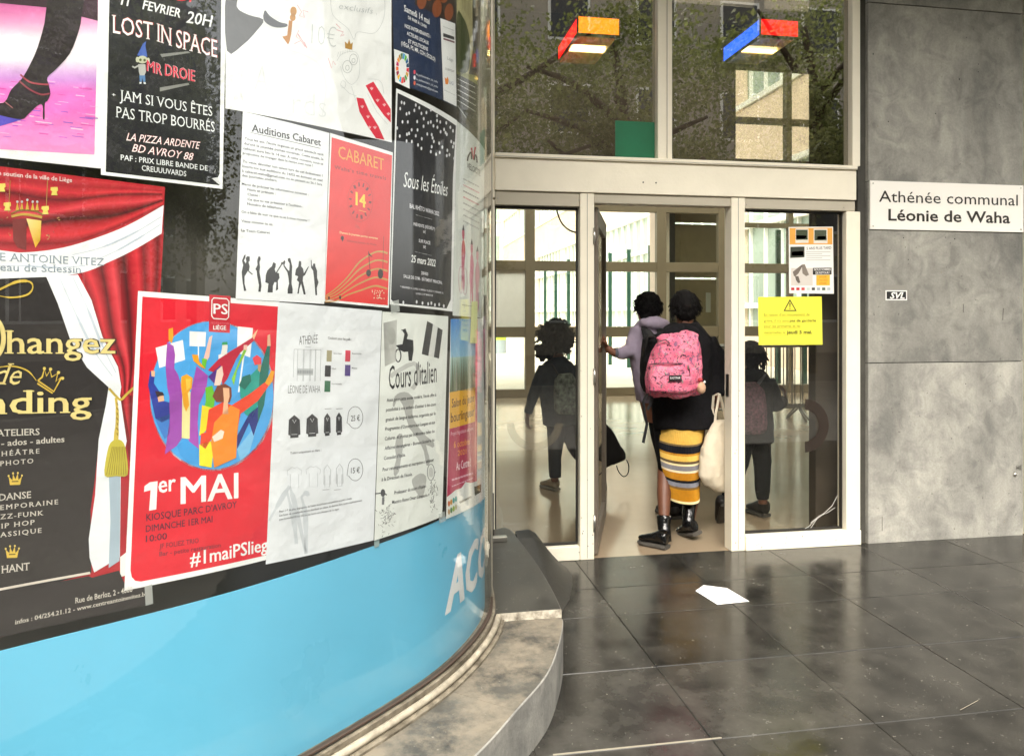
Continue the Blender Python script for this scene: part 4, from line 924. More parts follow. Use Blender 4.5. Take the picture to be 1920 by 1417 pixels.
# ---- white cycling poster
p = Poster('poster', 'narrow pale cycling poster with a red and black logo and pink riders', 'poster', [(466,236),(622,400),(600,1345),(440,1332)], '#e2e6e0', 5, Z7)
p.text('VELOCITÉ', 520, 500, 596, 545, 34, '#3b3236', .015); p.line([(524,460),(530,430),(545,410),(548,450)], 9, '#3b3236', smooth=4); p.line([(546,385),(556,450),(568,380)], 10, '#c02a48', lvl=3); p.line([(562,455),(568,425),(576,440),(579,470)], 8, '#3b3236', smooth=4)
for k, c in enumerate(('#9a9a98','#c87888','#55565a','#c0566a','#9a9a98','#b0b0ae','#b0b0ae','#b0b0ae')): p.dashes(500, 560+k*34, 590, 606+k*34, 7, c, 2, k)
for cx, y0, c in ((500,820,'#b02a5a'),(548,900,'#d87a9a'),(580,940,'#e098b0')): p.poly(smooth_poly([(cx-5,y0+90),(cx+4,y0+88),(cx+12,y0+150),(cx+6,y0+230),(cx+8,y0+330),(cx+2,y0+380),(cx-2,y0+290),(cx-8,y0+370),(cx-10,y0+240),(cx-10,y0+150)],3,True), c, 2); p.ell(cx, y0+50, 7, 34, '#c8506a' if cx == 500 else c, 2); p.poly([(cx-7,y0+30),(cx,y0-4),(cx+7,y0+32)], '#33262c', 3)
for cx, cy in ((486,1130),(510,1140),(548,1120),(580,1110)): p.arc(cx, cy, 12, 75, 2.5, '#c59aa8', 2)
p.dashes(495, 1272, 590, 1286, 4, '#77777a', 3)
p.done()
# ---- Salon du jeune bourlingueur
p = Poster('poster', 'blue, yellow and magenta poster for the Salon du jeune bourlingueur', 'poster', [(985,104),(1150,100),(1162,1012),(961,1124)], '#f2f3ee', 7, Z6)
p.poly([(985,104),(1120,102),(1118,290),(984,300)], ['#1f7fd0','#2c8ad6','#a8cfe0','#8fc4e2']); p.poly([(984,300),(1118,290),(1114,456),(980,478)], ['#a8c8c0','#b0c8b8','#5c6a38','#4c5c30']); 
for k in range(14): x = 990+k*9; p.poly([(x,470),(x+4,330+random.uniform(-60,60)),(x+10,468)], random.choice(['#6a6a50','#7c8468','#4c5a3c','#8a8a78']), 2)
p.poly([(979,478),(1112,450),(1110,626),(977,664)], '#f2b431', 2); p.poly([(977,664),(1110,626),(1107,935),(1085,940),(1060,935),(1040,965),(1010,975),(965,1012)], '#b8174e', 2); p.poly([(1112,105),(1122,105),(1118,930),(1107,935)], '#ee8a8e', 3)
p.text('Salon du jeune', 990, 556, 1104, 524, 44, '#6a3a20', .01, lvl=3); p.text('bourlingueur', 985, 632, 1104, 596, 48, '#5a2a1c', .02, lvl=3); p.text('Projets linguistiques aux Jeunes', 985, 700, 1100, 668, 20, '#f3c9d4', .0, lvl=3); p.text('6 octobre', 1000, 762, 1080, 742, 34, '#f09a2a', .02, lvl=3); p.text('2021', 1020, 802, 1064, 790, 26, '#f09a2a', .01, lvl=3); p.text('Au Centre !', 1012, 876, 1086, 852, 42, '#f7dbe4', .01, lvl=3)
p.dashes(990, 925, 1098, 890, 9, '#e6b0c2', 3); p.dashes(990, 958, 1098, 915, 5, '#e6b0c2', 3)
for k, c in enumerate(('#e07a4a','#e0a04a','#5ab0a8','#70b8b0','#c8a070','#5a8a50','#a0b850','#d0c8a0')): p.ell(975+(k % 4)*12, 1045-(k % 4)*8+(k//4)*42, 6, 15, c, 3, 10)
p.dashes(1030, 1040, 1090, 1010, 10, '#8a8a80', 3); p.poly([(1105,960),(1140,945),(1140,985),(1108,1005)], '#4a4a3c', 3)
p.done()
# ---- Cours d'italien
p = Poster('poster', "off-white sheet headed Cours d'italien with a grey map of Italy, scooter and flag", 'poster', [(638,66),(974,90),(943,1110),(596,1233)], '#eef0ea', 6, Z6)
p.poly([(643,124),(712,108),(708,318),(650,346)], ['#9a9a96','#c4c4be','#d0d0ca','#b4b4ae']); p.ell(685,190,20,44,'#aeaea8',2,14); p.line([(678,235),(690,300)], 16, '#c6c6c0', 2)
D_ = '#2e2e30'
p.arc(718,290,14,32,6,D_); p.poly([(705,238),(740,232),(750,180),(738,160),(755,152),(768,185),(762,205),(795,212),(797,262),(788,318),(772,316),(768,270),(748,272),(728,262)], D_); p.line([(735,158),(765,178)], 5, D_)
p.poly([(866,114),(896,130),(872,292),(838,282)], D_); p.poly([(920,146),(945,160),(926,306),(900,298)], '#3c3c3e'); p.poly([(896,130),(920,146),(900,298),(872,292)], '#dededa')
p.poly(smooth_poly([(690,545),(700,500),(730,478),(770,480),(800,520),(790,560),(800,620),(850,690),(900,735),(895,760),(860,745),(875,800),(878,840),(862,850),(850,780),(815,710),(775,660),(755,590),(740,540),(715,510),(700,548)],2,True), '#b9b9b5'); p.poly(smooth_poly([(712,700),(738,690),(742,760),(730,830),(722,880),(700,905),(695,870),(708,820),(702,760)],2,True), '#b9b9b5'); p.poly(smooth_poly([(790,920),(830,890),(860,905),(858,950),(840,1018),(810,985),(792,950)],2,True), '#bdbdb9'); p.line([(680,400),(700,380),(800,330),(825,400),(790,460)], 22, '#cacac6', 1, smooth=3)
p.text("Cours d'italien", 670, 462, 914, 425, 118, '#26262a', .004, lvl=3)
for b_, q in (("Aussi pour cette année scolaire, l'école offre la",(659,526,912,497)),("possibilité à vos enfants d'assister à des cours",(655,575,910,545)),('gratuit de langue italienne, organisés par le',(653,625,908,592)),("Programme d'Ouverture aux Langues et aux",(651,673,906,637)),('Cultures, et promus par le Ministère italien des',(650,722,904,682)),('Affaires étrangères - Bureau Scolaire du',(648,771,902,727)),("Consulat d'Italie.",(645,822,755,803)),("Pour renseignements et inscriptions s'adresser",(638,880,900,828)),("à la Direction de l'école.",(633,930,790,902)),("Professeur du cours d'italien",(697,998,860,962)),('Maestro Remo Omar Giampaolo',(686,1046,866,1008))): p.text(b_, *q, 17, '#3a3a3e', .012, .1, 3)
rn = random.Random(4)
for _ in range(70):
    x, y = 655+rn.gauss(0,22), 1110+rn.gauss(0,32); p.line([(x,y),(x+rn.uniform(-16,16),y+rn.uniform(-14,14))], 2.5, rn.choice(['#6b6b69','#8c8c8a','#a8a8a4']), 2)
for _ in range(60):
    x, y = 893+rn.gauss(0,10), 990+rn.gauss(0,45); p.line([(x,y),(x+rn.uniform(-8,8),y+rn.uniform(-20,20))], 2.5, rn.choice(['#5b5b5b','#8c8c8a','#a8a8a4']), 2)
p.ell(640, 990, 12, 20, '#4a4a4a', 2, 12); p.line([(600,994),(640,990),(660,1000)], 6, '#4a4a4a', 2); p.line([(642,1010),(640,1050)], 12, '#77777a', 2); p.arc(885, 885, 18, 42, 3, '#77777a'); p.ell(885,885,12,26,'#d6d6d2',3,12)
p.done()
# ---- school sweatshirt sheet
p = Poster('poster', 'white school sweatshirt order sheet with drawn hoodies and colour swatches', 'poster', [(107,18),(637,62),(594,1232),(44,1354)], '#eceef2', 5, Z6)
p.text('ATHÉNÉE', 213, 236, 308, 226, 44, '#4a4a4e', -.006, .05); p.text('LÉONIE DE WAHA', 157, 482, 321, 480, 40, '#5a5a5e', -.010, .05)
g_ = '#a9acb0'
p.line([(188,258),(325,262)], 2, g_); p.line([(245,246),(273,247)], 2, g_)
for x in (188,207,236,240,270,275,297,300,325): p.line([(x,258),(x-4,420 if x > 195 else 400)], 2, g_)
p.poly([(203,355),(286,357),(285,390),(202,390)], '#c2c5c8'); p.dashes(206,372,282,374,16,'#a0a3a6',3)
p.text('Couleurs pour les pulls :', 361, 206, 481, 214, 13, '#3a3a40', .02)
for x, y, w, c, t in ((355,263,26,'#a39a78','Gris chiné'),(450,263,26,'#d8284a','Rose fuchsia'),(346,340,30,'#1c1c22','Noir'),(448,337,28,'#4a2f80','Mauve'),(344,418,30,'#2a6a48','Vert bouteille')):
    p.poly([(x,y),(x+w,y+1),(x+w-2,y+58),(x-2,y+57)], c, 2); p.text(t, x+34, y+20, x+34+12+len(t)*3, y+21, 8, '#6a6a70', .01)
def hoodie(cx, cy, sx, fill, outl, tee=False):
    w, h = 30*sx, 58
    q = [(cx-w*.45,cy-h*.8),(cx,cy-h),(cx+w*.45,cy-h*.8),(cx+w*.9,cy-h*.6),(cx+w,cy+h*.7),(cx+w*.72,cy+h*.75),(cx+w*.68,cy-h*.1),(cx+w*.66,cy+h*.95),(cx-w*.66,cy+h),(cx-w*.68,cy-h*.1),(cx-w*.72,cy+h*.78),(cx-w,cy+h*.72),(cx-w*.9,cy-h*.6)]
    if tee: q = [(cx-w*.4,cy-h*.8),(cx,cy-h*.7),(cx+w*.4,cy-h*.8),(cx+w*1.25,cy-h*.5),(cx+w*1.1,cy-h*.1),(cx+w*.72,cy-h*.2),(cx+w*.7,cy+h),(cx-w*.7,cy+h),(cx-w*.72,cy-h*.2),(cx-w*1.15,cy-h*.1),(cx-w*1.25,cy-h*.5)]
    if fill: p.poly(q, fill, 1)
    p.line(q, 2.4, outl, 2, closed=True)
    if not tee: p.line([(cx-w*.5,cy+h*.7),(cx+w*.5,cy+h*.68)], 2.4, '#e0e0e4', 3); p.line([(cx-w*.3,cy-h*.6),(cx,cy-h*.3),(cx+w*.3,cy-h*.6)], 2.4, '#e0e0e4', 3)
hoodie(189,652,1,'#333338','#55555a'); hoodie(280,646,1,'#333338','#55555a'); hoodie(357,642,.55,'#333338','#55555a'); hoodie(417,638,.5,'#333338','#55555a')
hoodie(190,905,1,None,'#c2c4c8',True); hoodie(286,900,1,None,'#c2c4c8',True); hoodie(357,905,.6,None,'#bcbec2'); hoodie(420,900,.6,None,'#a4a6aa')
for cy, t in ((606,'25 €'),(872,'15 €')): p.arc(500, cy, 39, 56, 2.5, '#55555a', a0=-2.6, a1=2.5); p.line([(468,cy+34),(458,cy+28),(466,cy-28)], 2.5, '#55555a'); p.text(t, 478, cy+18, 523, cy+16, 28, '#3a3a40', .005)
p.text('T-shirt uniquement en blanc :', 168, 793, 327, 776, 11, '#5a5a60', .015)
for b_, q in (("Pour 1 € de plus, impression de l'avant du pull avec une peinture au petit à droite",(112,1090,482,1022,10)),('Les bons de commande seront distribués en classe. Ils devront être rendus impérativement',(112,1110,534,1032,10)),('pour le vendredi 20 mai 2022 au plus tard à votre éducateur de 1er degré.',(112,1130,418,1076,10))): p.text(b_, *q, '#4a4a50', .012, .1)
for q in ([(60,1130),(130,1010),(165,955)], [(165,955),(190,1040),(250,1300)], [(150,980),(185,1120),(200,1250)], [(225,1010),(245,1100),(250,1290)], [(225,1010),(250,990),(262,1005)]): p.line(q, [12,26,18], '#d3d7dc', 1, smooth=4)
for x in (344,402): p.line([(x,562),(x+34,560)], 2.5, '#77777c'); p.line([(x-10,975),(x+24,972)], 2.5, '#8a8a8f')
p.done()
# ---- red 1er MAI
p = Poster('poster', 'red May Day poster lettered 1er MAI with a round drawing of a cheering crowd', 'poster', [(93,38),(740,88),(700,1262),(30,1408)], WH, 3, Z5)
p.poly([(113,64),(738,110),(700,1232),(690,1243),(105,1366),(80,1362),(64,1345),(58,1315)], '#e0142c')
EC, ER = (430, 515), (282, 338)
def inell(x, y, k=1.): return ((x-EC[0])/ER[0])**2+((y-EC[1])/ER[1])**2 <= k
p.ell(EC[0]+2, EC[1]+2, ER[0]+6, ER[1]+6, '#c9d8e6', 1, 48); p.ell(EC[0], EC[1], ER[0], ER[1], '#4aa5e8', 2, 48)
for q, c, l in (([(173,298),(297,262),(308,352),(190,390)],WH,3), ([(328,222),(403,226),(400,292),(328,290)],WH,3), ([(548,200),(618,208),(605,342),(545,320)],WH,3),
    ([(366,290),(371,290),(371,350),(366,350)],WH,3), ([(572,330),(579,332),(556,500),(549,500)],WH,3),
    ([(226,270),(255,290),(262,330),(258,392),(275,420),(300,500),(305,600),(300,700),(270,745),(215,785),(235,640),(236,520),(226,480),(218,380)],'#a04ab0',4),
    ([(360,380),(412,425),(405,480),(370,560),(365,640),(372,800),(345,780),(322,715),(330,520)],'#a84cb4',4), ([(295,480),(332,500),(328,714),(292,710)],'#f4e6a0',5),
    ([(288,470),(290,430),(315,418),(342,436),(338,480),(320,505),(326,560),(312,590),(300,560)],'#f2a81c',6), ([(310,440),(334,440),(330,480),(314,492)],'#f4c94a',7),
    ([(232,212),(252,206),(254,250),(246,278),(232,262)],'#f0a01c',5), ([(338,328),(366,330),(372,360),(402,396),(380,386),(346,358)],'#f0a01c',6),
    ([(148,405),(170,410),(165,460),(192,500),(208,540),(236,548),(238,620),(200,640),(172,620),(150,520),(138,470)],'#2a3a9a',4), ([(172,625),(238,600),(236,690),(215,715),(196,680)],'#3f7fd0',4), ([(178,505),(208,508),(212,540),(186,545)],'#f4b890',5), ([(170,495),(205,500),(212,515),(192,518),(180,525)],'#3a2a30',6),
    ([(152,402),(170,404),(168,430),(154,428)],'#f4b890',5),
    ([(418,250),(432,240),(418,340),(400,370),(385,395),(392,350)],'#f0c0b0',4), ([(385,345),(408,350),(400,392),(384,386)],'#6ac02a',5),
    ([(412,400),(460,350),(520,310),(620,248),(625,262),(560,320),(540,350),(500,440),(478,470),(470,420),(440,410)],'#c01a38',5), ([(612,245),(640,212),(628,246),(622,262)],'#f4b890',6), ([(412,430),(470,376),(462,420),(440,460)],'#5a2a8a',6), ([(452,400),(476,380),(482,420),(468,470),(440,470)],'#f6d4c4',7),
    ([(400,480),(432,470),(445,520),(440,560),(420,640),(385,620),(402,540)],'#6ac02a',5), ([(520,440),(582,290),(590,305),(545,400),(530,470)],'#8ac83a',6), ([(575,285),(592,285),(588,310),(574,306)],'#f0c0b0',7),
    ([(476,300),(478,275),(500,272),(502,290),(498,330),(470,330)],'#e8e4dc',5), ([(474,285),(478,272),(500,270),(502,284)],'#2a9a5a',6), ([(460,330),(500,318),(500,360),(460,380)],'#f2f2f2',4),
    ([(556,470),(600,430),(640,390),(655,440),(640,560),(610,620),(580,600),(560,520)],'#1a9a8c',5), ([(553,470),(570,430),(605,418),(610,450),(580,490)],'#0f6a5c',6), ([(640,372),(656,376),(650,410),(640,400)],'#c8a070',6), ([(615,345),(635,330),(655,345),(655,372),(625,376)],'#e8404a',7),
    ([(650,400),(682,290),(696,290),(690,400),(668,560),(640,640),(640,520)],'#0f6a5c',6), ([(682,290),(684,240),(695,236),(698,290)],'#e8b090',7),
    ([(600,600),(650,560),(655,590),(620,700),(600,640),(545,760),(545,700)],'#1a2a7a',5),
    ([(440,500),(455,470),(490,462),(518,480),(520,520),(510,548),(450,545),(432,520)],'#7a3a22',7), ([(480,480),(508,482),(510,520),(502,552),(505,600),(478,600),(484,540)],'#f4b890',8),
    ([(415,580),(480,545),(520,560),(600,510),(672,455),(690,470),(640,540),(560,600),(550,650),(470,640),(400,760),(376,740),(380,690),(402,684)],'#e8401c',7), ([(672,458),(700,402),(716,404),(706,450),(690,472)],'#f0a01c',8),
    ([(440,640),(515,560),(556,580),(545,700),(540,800),(440,846),(425,730)],'#f28a1c',8), ([(430,705),(470,672),(486,680),(478,712),(440,728)],'#fbe0d0',9),
    ([(372,740),(440,720),(428,845),(372,835)],'#f8e020',7), ([(385,560),(440,575),(400,680),(372,700)],'#f8d820',6), ([(270,745),(312,714),(370,760),(372,830),(320,820),(285,790)],'#3a9ae0',6), ([(545,760),(640,640),(600,780),(560,815)],'#7abce8',4)):
    cx = sum(a for a, _ in q)/len(q); p.poly(q, c, l)
p.poly([(418,55),(516,62),(512,230),(416,224)], '#c8102a', 3); p.line([(430,80),(438,70),(498,74),(508,86),(506,158),(496,168),(438,164),(429,152)], 4.5, WH, 4, closed=True)
p.text('PS', 437, 142, 501, 145, 46, WH, .02, lvl=5); p.text('FÉDÉRATION', 425, 190, 508, 193, 11, '#e86a78', .0, lvl=5); p.text('LIÈGE', 436, 214, 494, 216, 18, WH, .03, lvl=5)
p.poly([(146,912),(182,907),(176,1036),(143,1042),(150,948),(120,956),(122,930)], WH, 3); p.text('er', 186, 962, 262, 950, 78, WH, .03, lvl=3); p.text('MAI', 287, 1012, 546, 985, 120, WH, .03, lvl=3)
N_ = '#4a1230'
p.text("KIOSQUE PARC D'AVROY", 130, 1090, 543, 1028, 32, N_, .02, lvl=3); p.text('DIMANCHE 1ER MAI', 128, 1140, 432, 1094, 30, N_, .02, lvl=3); p.text('10:00', 128, 1186, 224, 1172, 30, N_, .02, lvl=3); p.text('JF FOLIEZ TRIO', 190, 1216, 370, 1188, 22, '#74142e', .01, lvl=3); p.text('Bar - petite restauration', 190, 1250, 470, 1208, 20, '#74142e', .01, lvl=3); p.text('#1maiPSliege', 330, 1296, 712, 1218, 62, WH, .025, lvl=3)
p.done()
# ---- theatre curtain poster
p = Poster('poster', 'large theatre poster with red curtains, gold tassel and black centre, lettered Changez', 'poster', [(-190,288),(309,351),(300,560),(279,1127),(-190,1240)], '#bb1f2b', 1, (0,0,1.))
p.z = Z3
# folds of the red curtain
Lc = smooth_poly([(430,300),(505,480),(565,680),(652,850),(672,1000)],4); Rc = smooth_poly([(905,90),(886,400),(850,640),(790,850),(745,1010)],4)
pc_ = ['#8c141e','#d8323c','#a51a25','#5c0a12','#c02430','#e0404a','#8c141e','#4a080e','#b01c28','#d8323c','#7a0f18','#c8303a','#6a0d15','#b8202c']
def curtain(Lc, Rc, cols_, lvl):
    n = len(cols_)-1
    for k in range(n):
        for i in range(len(Lc)-1):
            f0, f1 = k/n, (k+1)/n; g = lambda i, f: (Lc[i][0]+(Rc[i][0]-Lc[i][0])*(f+.02*sin(7*f+i*.4)*(0 < f < 1)), Lc[i][1]+(Rc[i][1]-Lc[i][1])*f)
            p.add([p.P(*g(i,f0)), p.P(*g(i,f1)), p.P(*g(i+1,f1)), p.P(*g(i+1,f0))], [cols_[k], cols_[k+1], cols_[k+1], cols_[k]], lvl, 'printed_picture')
curtain(Lc, Rc, pc_, 2)
Lc2, Rc2 = [(672,1000),(676,1150),(690,1300),(700,1420),(700,1860)], [(745,1010),(752,1150),(752,1300),(750,1420),(742,1860)]
curtain(Lc2, Rc2, ['#7a0f18','#c8303a','#5c0a12','#b01c28'], 2)
T0 = smooth_poly([(-530,-290),(0,-225),(300,-195),(600,-170),(895,-130)],5); B0 = smooth_poly([(-520,150),(0,210),(350,195),(620,110),(903,-35)],5)
tc_ = ['#c8303a','#a51a25','#d8323c','#6a0d15','#c02430','#e0404a','#8c141e','#3f070c','#b8202c','#d8323c','#8c141e','#c8303a']
nn = len(tc_)-1
for k in range(nn):
    for i in range(len(T0)-1):
        g = lambda i, f: (T0[i][0]+(B0[i][0]-T0[i][0])*f, T0[i][1]+(B0[i][1]-T0[i][1])*(f+.06*sin(i*.55+k)*(0 < f < 1)*0+.05*sin(f*9+i*.5)*f*(1-f)*4))
        p.add([p.P(*g(i,k/nn)), p.P(*g(i+1,k/nn)), p.P(*g(i+1,(k+1)/nn)), p.P(*g(i,(k+1)/nn))], [tc_[k], tc_[k], tc_[k+1], tc_[k+1]], 1, 'printed_picture')
p.band(smooth_poly([(-520,130),(0,205),(150,216),(350,190),(550,130),(720,60),(905,-45)],5), smooth_poly([(-520,330),(0,362),(150,362),(440,332),(620,262),(760,192),(893,112)],5), '#f4f5f8', 3)
for q in ([(-200,300),(100,290),(300,300),(470,290)], [(400,230),(560,190),(740,110),(890,20)], [(500,270),(640,210),(780,130),(890,60)]): p.line(q, [3,10,4], '#c3cbd8', 4, smooth=5)
p.poly([(-540,340),(0,362),(255,352),(322,500),(390,700),(480,850),(602,944),(585,1060),(548,1250),(520,1500),(500,1640),(505,1985),(-540,2290)], '#2c2726', 4)
p.poly([(255,352),(430,340),(505,480),(565,680),(652,850),(670,960),(662,1012),(600,962),(480,852),(388,700),(320,502)], '#f2f3f6', 5)
for q in ([(330,360),(420,560),(520,760),(620,900)], [(400,350),(480,520),(560,720),(640,880)]): p.line(q, [4,14,5], '#c9d2de', 6, smooth=5)
p.poly([(600,962),(664,1012),(700,1260),(668,1400),(662,1900),(520,1985),(495,1905),(490,1800),(525,1560),(545,1250),(585,1060)], '#eef1f5', 5); p.poly([(600,1420),(665,1420),(660,1920),(600,1960),(610,1700)], '#a9bac8', 6)
p.line([(662,1012),(690,1150),(730,1400)], 22, '#7a0f18', 3); p.poly([(668,1400),(740,1380),(700,1870),(665,1880)], '#b01c28', 4); p.poly([(664,1900),(702,1870),(700,2000),(664,2010)], '#f2f0ea', 4)
p.z = Z3
p.line([(602,968),(640,1010),(668,1030),(700,1000),(742,962)], 13, '#c9ad45', 7, smooth=5); p.line([(640,1020),(648,1120),(640,1260)], [14,18,26], '#cdb24c', 7, smooth=5)
for k in range(7): p.line([(646-4*(k % 2),1045+k*28),(650+4*(k % 2),1060+k*28)], 6, '#8d7426', 8)
p.poly(smooth_poly([(610,1268),(650,1250),(682,1268),(698,1330),(704,1445),(640,1452),(578,1450),(588,1340)],3,True), '#c2b33e', 8)
for k in range(9): p.line([(620+k*8,1290),(588+k*13.5,1445)], 4, '#948529', 9)
# crest
p.z = Z1
p.poly([(68,1215),(145,1210),(145,1385),(95,1370),(72,1330)], '#7a2d2c', 4); p.poly([(145,1210),(228,1222),(222,1330),(195,1372),(140,1392)], ['#f0d890','#e8c860','#d8a820','#e8b020'], 4); p.line([(62,1200),(100,1190),(150,1188),(232,1204)], 14, '#caa24a', 5, smooth=4); p.line([(60,1185),(110,1165),(190,1168),(238,1190)], 8, '#8a6a24', 5, smooth=4)
for x in (95,120,150,180,205): p.poly([(x-10,1165),(x,1120-10*(x == 150)),(x+10,1165)], '#d8b24a', 5); p.ell(x, 1118-10*(x == 150), 7, 7, '#c8cac8', 6, 8)
for x, y in ((10,1040),(300,1060),(40,1145),(250,1165)): p.poly([(x-20,y-22),(x+18,y-24),(x+20,y-4),(x+12,y+2),(x+18,y+22),(x-18,y+22),(x-12,y),(x-22,y-6)], '#e8d468', 5)
for x in (55,262): p.line([(x,1000),(x-8,1180)], 4, '#b08a4a', 4)
for k in range(18): x, y = (random.choice([25,290])+random.uniform(-35,35)), random.uniform(1200,1330); p.line([(x,y),(x+random.uniform(-16,16),y+random.uniform(-14,14))], 5, random.choice(['#b8925a','#8a4a3a','#d4b478']), 4)
p.text('de soutien de la ville de Liège', -30, 968, 398, 1010, 24, '#f0d9d4', .01, lvl=5, serif=True)
p.z = Z3
p.text('E ANTOINE VITEZ', 0, 262, 575, 290, 44, '#8a97a3', -.004, lvl=6, serif=True); p.text('eau de Sclessin', 0, 318, 446, 330, 42, '#8a97a3', .0, lvl=6, serif=True)
GO = ['#f4ecd0','#d9b84a']
def gold(b_, x0, y0, x1, y1, cap, bold=.02, shear=0.):
    p.text(b_, x0, y0, x1, y1, cap, '#141010', bold+.035, shear, 10, True); p.text(b_, x0, y0, x1, y1, cap, '#ead48a', bold, shear, 12, True)
gold('hangez', 38, 776, 632, 776, 128); p.arc(-62, 690, 80, 120, 26, '#ead48a', 12, -.9, .9)
p.line([(-80,460),(0,420),(90,380),(160,378),(180,410),(150,450),(60,466),(-40,450)], [6,12,16,9,7,10,9,5], '#d9b84a', 12, smooth=6)
gold('de', -30, 946, 120, 946, 118, .0, .4); p.line([(-60,860),(60,845),(150,870),(200,925)], [5,8,8,4], '#d9b84a', 12, smooth=6)
gold('nding', -95, 1112, 500, 1100, 132)
p.line([(208,925),(296,985),(340,905),(308,930),(318,885),(284,905),(276,868),(256,900),(244,862),(232,905),(208,925)], 9, '#d9b84a', 12); p.line([(205,940),(290,995)], 8, '#d9b84a', 12)
for x, y in ((244,858),(278,862),(322,880),(345,912)): p.ell(x, y, 9, 9, '#e6cb6a', 13, 10)
TX = '#cfc8bd'
p.text('ATELIERS', -20, 1232, 218, 1224, 36, TX, .01, lvl=12, serif=True); p.text('- ados - adultes', 5, 1288, 353, 1264, 34, TX, .03, lvl=12); p.text('HÉÂTRE', 8, 1342, 216, 1326, 26, TX, .02, lvl=12, serif=True, space=1.35); p.text('PHOTO', 0, 1396, 182, 1380, 26, TX, .02, lvl=12, serif=True, space=1.3)
p.z = Z4
def crownlet(cx, cy):
    p.poly([(cx-34,cy+36),(cx-42,cy-18),(cx-18,cy+6),(cx-14,cy-34),(cx,cy),(cx+16,cy-36),(cx+20,cy+4),(cx+42,cy-20),(cx+30,cy+34)], '#d9b84a', 12); p.line([(cx-22,cy+14),(cx+20,cy+12)], 7, '#5a4514', 13)
    for x, y in ((-42,-22),(-14,-38),(16,-40),(42,-24)): p.ell(cx+x, cy+y, 6, 7, '#e6cb6a', 13, 8)
crownlet(95, 330); crownlet(76, 790)
p.text('DANSE', -8, 466, 195, 446, 42, TX, .01, lvl=12, serif=True); p.text('EMPORAINE', 0, 524, 365, 486, 30, TX, .02, lvl=12, serif=True, space=1.3); p.text('ZZ-FUNK', 0, 582, 270, 556, 30, TX, .02, lvl=12, serif=True, space=1.2); p.text('IP HOP', 8, 640, 216, 614, 30, TX, .02, lvl=12, serif=True, space=1.2); p.text('ASSIQUE', 0, 696, 260, 666, 30, TX, .02, lvl=12, serif=True, space=1.25)
p.text('HANT', 10, 922, 186, 900, 46, TX, .01, lvl=12, serif=True)
p.line([(-400,1100),(0,1024),(300,968),(568,920)], 15, '#ddd2c6', 11)
p.text('Rue de Berloz, 2 - 4000', 475, 1112, 835, 1038, 34, TX, .015, lvl=12, serif=True); p.text('infos : 04/254.21.12 - www.centreantoinevitez.be', 95, 1245, 930, 1062, 28, TX, .02, lvl=12, serif=True)
p.poly([(-540,1150),(0,1048),(560,940),(580,950),(750,905),(785,985),(940,985),(935,1120),(0,1325),(-540,1450)], '#2b2626', 10)
p.done()
# ---- last slivers by the edge of the glass
p = Poster('flyer', 'pink figure on a thin flyer at the very edge of the curved glass', 'flyer', [(1150,140),(1180,130),(1182,690),(1150,700)], '#ded0cc', 3, Z6)
p.poly(smooth_poly([(1156,180),(1172,160),(1178,300),(1176,420),(1160,400),(1154,300)],3,True), '#d8688c'); p.poly([(1154,540),(1172,520),(1174,620),(1156,640)], '#2a3a5a', 2); p.ell(1163, 410, 6, 40, '#3a2a30', 2, 10); p.done()
p = Poster('tape', 'strip of yellow tape over the top of the blue and magenta poster', 'tape', [(1085,15),(1115,14),(1112,228),(1076,226)], '#dfe89a', 12, Z6); p.done()
p = Poster('tape', 'strip of clear tape under the sweatshirt sheet', 'tape', [(602,1205),(628,1198),(628,1262),(602,1272)], '#9fb6b4', 2, Z6); p.done()
tapef = film('clear_tape', '#dfe4df', .45)
for lab, q in (('clear tape at the foot of the Italian lesson sheet',((816,962),(828,957),(830,975),(818,980))), ('short tape strip between the black ball poster and the red one',((726,566),(742,562),(744,584),(728,588))), ('frayed tape over the corner of the theatre poster',((268,1096),(282,1092),(284,1128),(270,1132)))):
    p = Poster('tape', lab, 'tape', q, '#d9dfda', 11, (0,0,1.)); p.root.data.materials.clear(); p.root.data.materials.append(tapef)
# ---- ACCUEIL on the blue band
s0, zb = px2s(834, 1150); s1, _ = px2s(870, 1090); zt = px2s(852, 1052)[1]
zb2 = px2s(834, 1152)[1]; capz = px2s(858, 1056)[1]-px2s(858, 1126)[1]
V, Fc, W = text_geo('ACCUEIL', .012, .22, 1.06)
Wa = max(v[0] for v in text_geo('A', .03, .22, 1.04)[0]); sx = (s1-s0)/Wa; hz = capz*1.28/CAP
curved([([(s0+(V[i][0]+dx)*sx, zb2+(V[i][1]+dy)*hz) for i in q], '#ffffff') for dx, dy in ((0,0),(.035,0),(0,.02),(.035,.02),(.07,0),(.07,.02)) for q in Fc], 'lettering', .0004, KS, lv=[.6*j for j in range(6) for q in Fc])
print('ACC', s0, s1, zb2, capz)
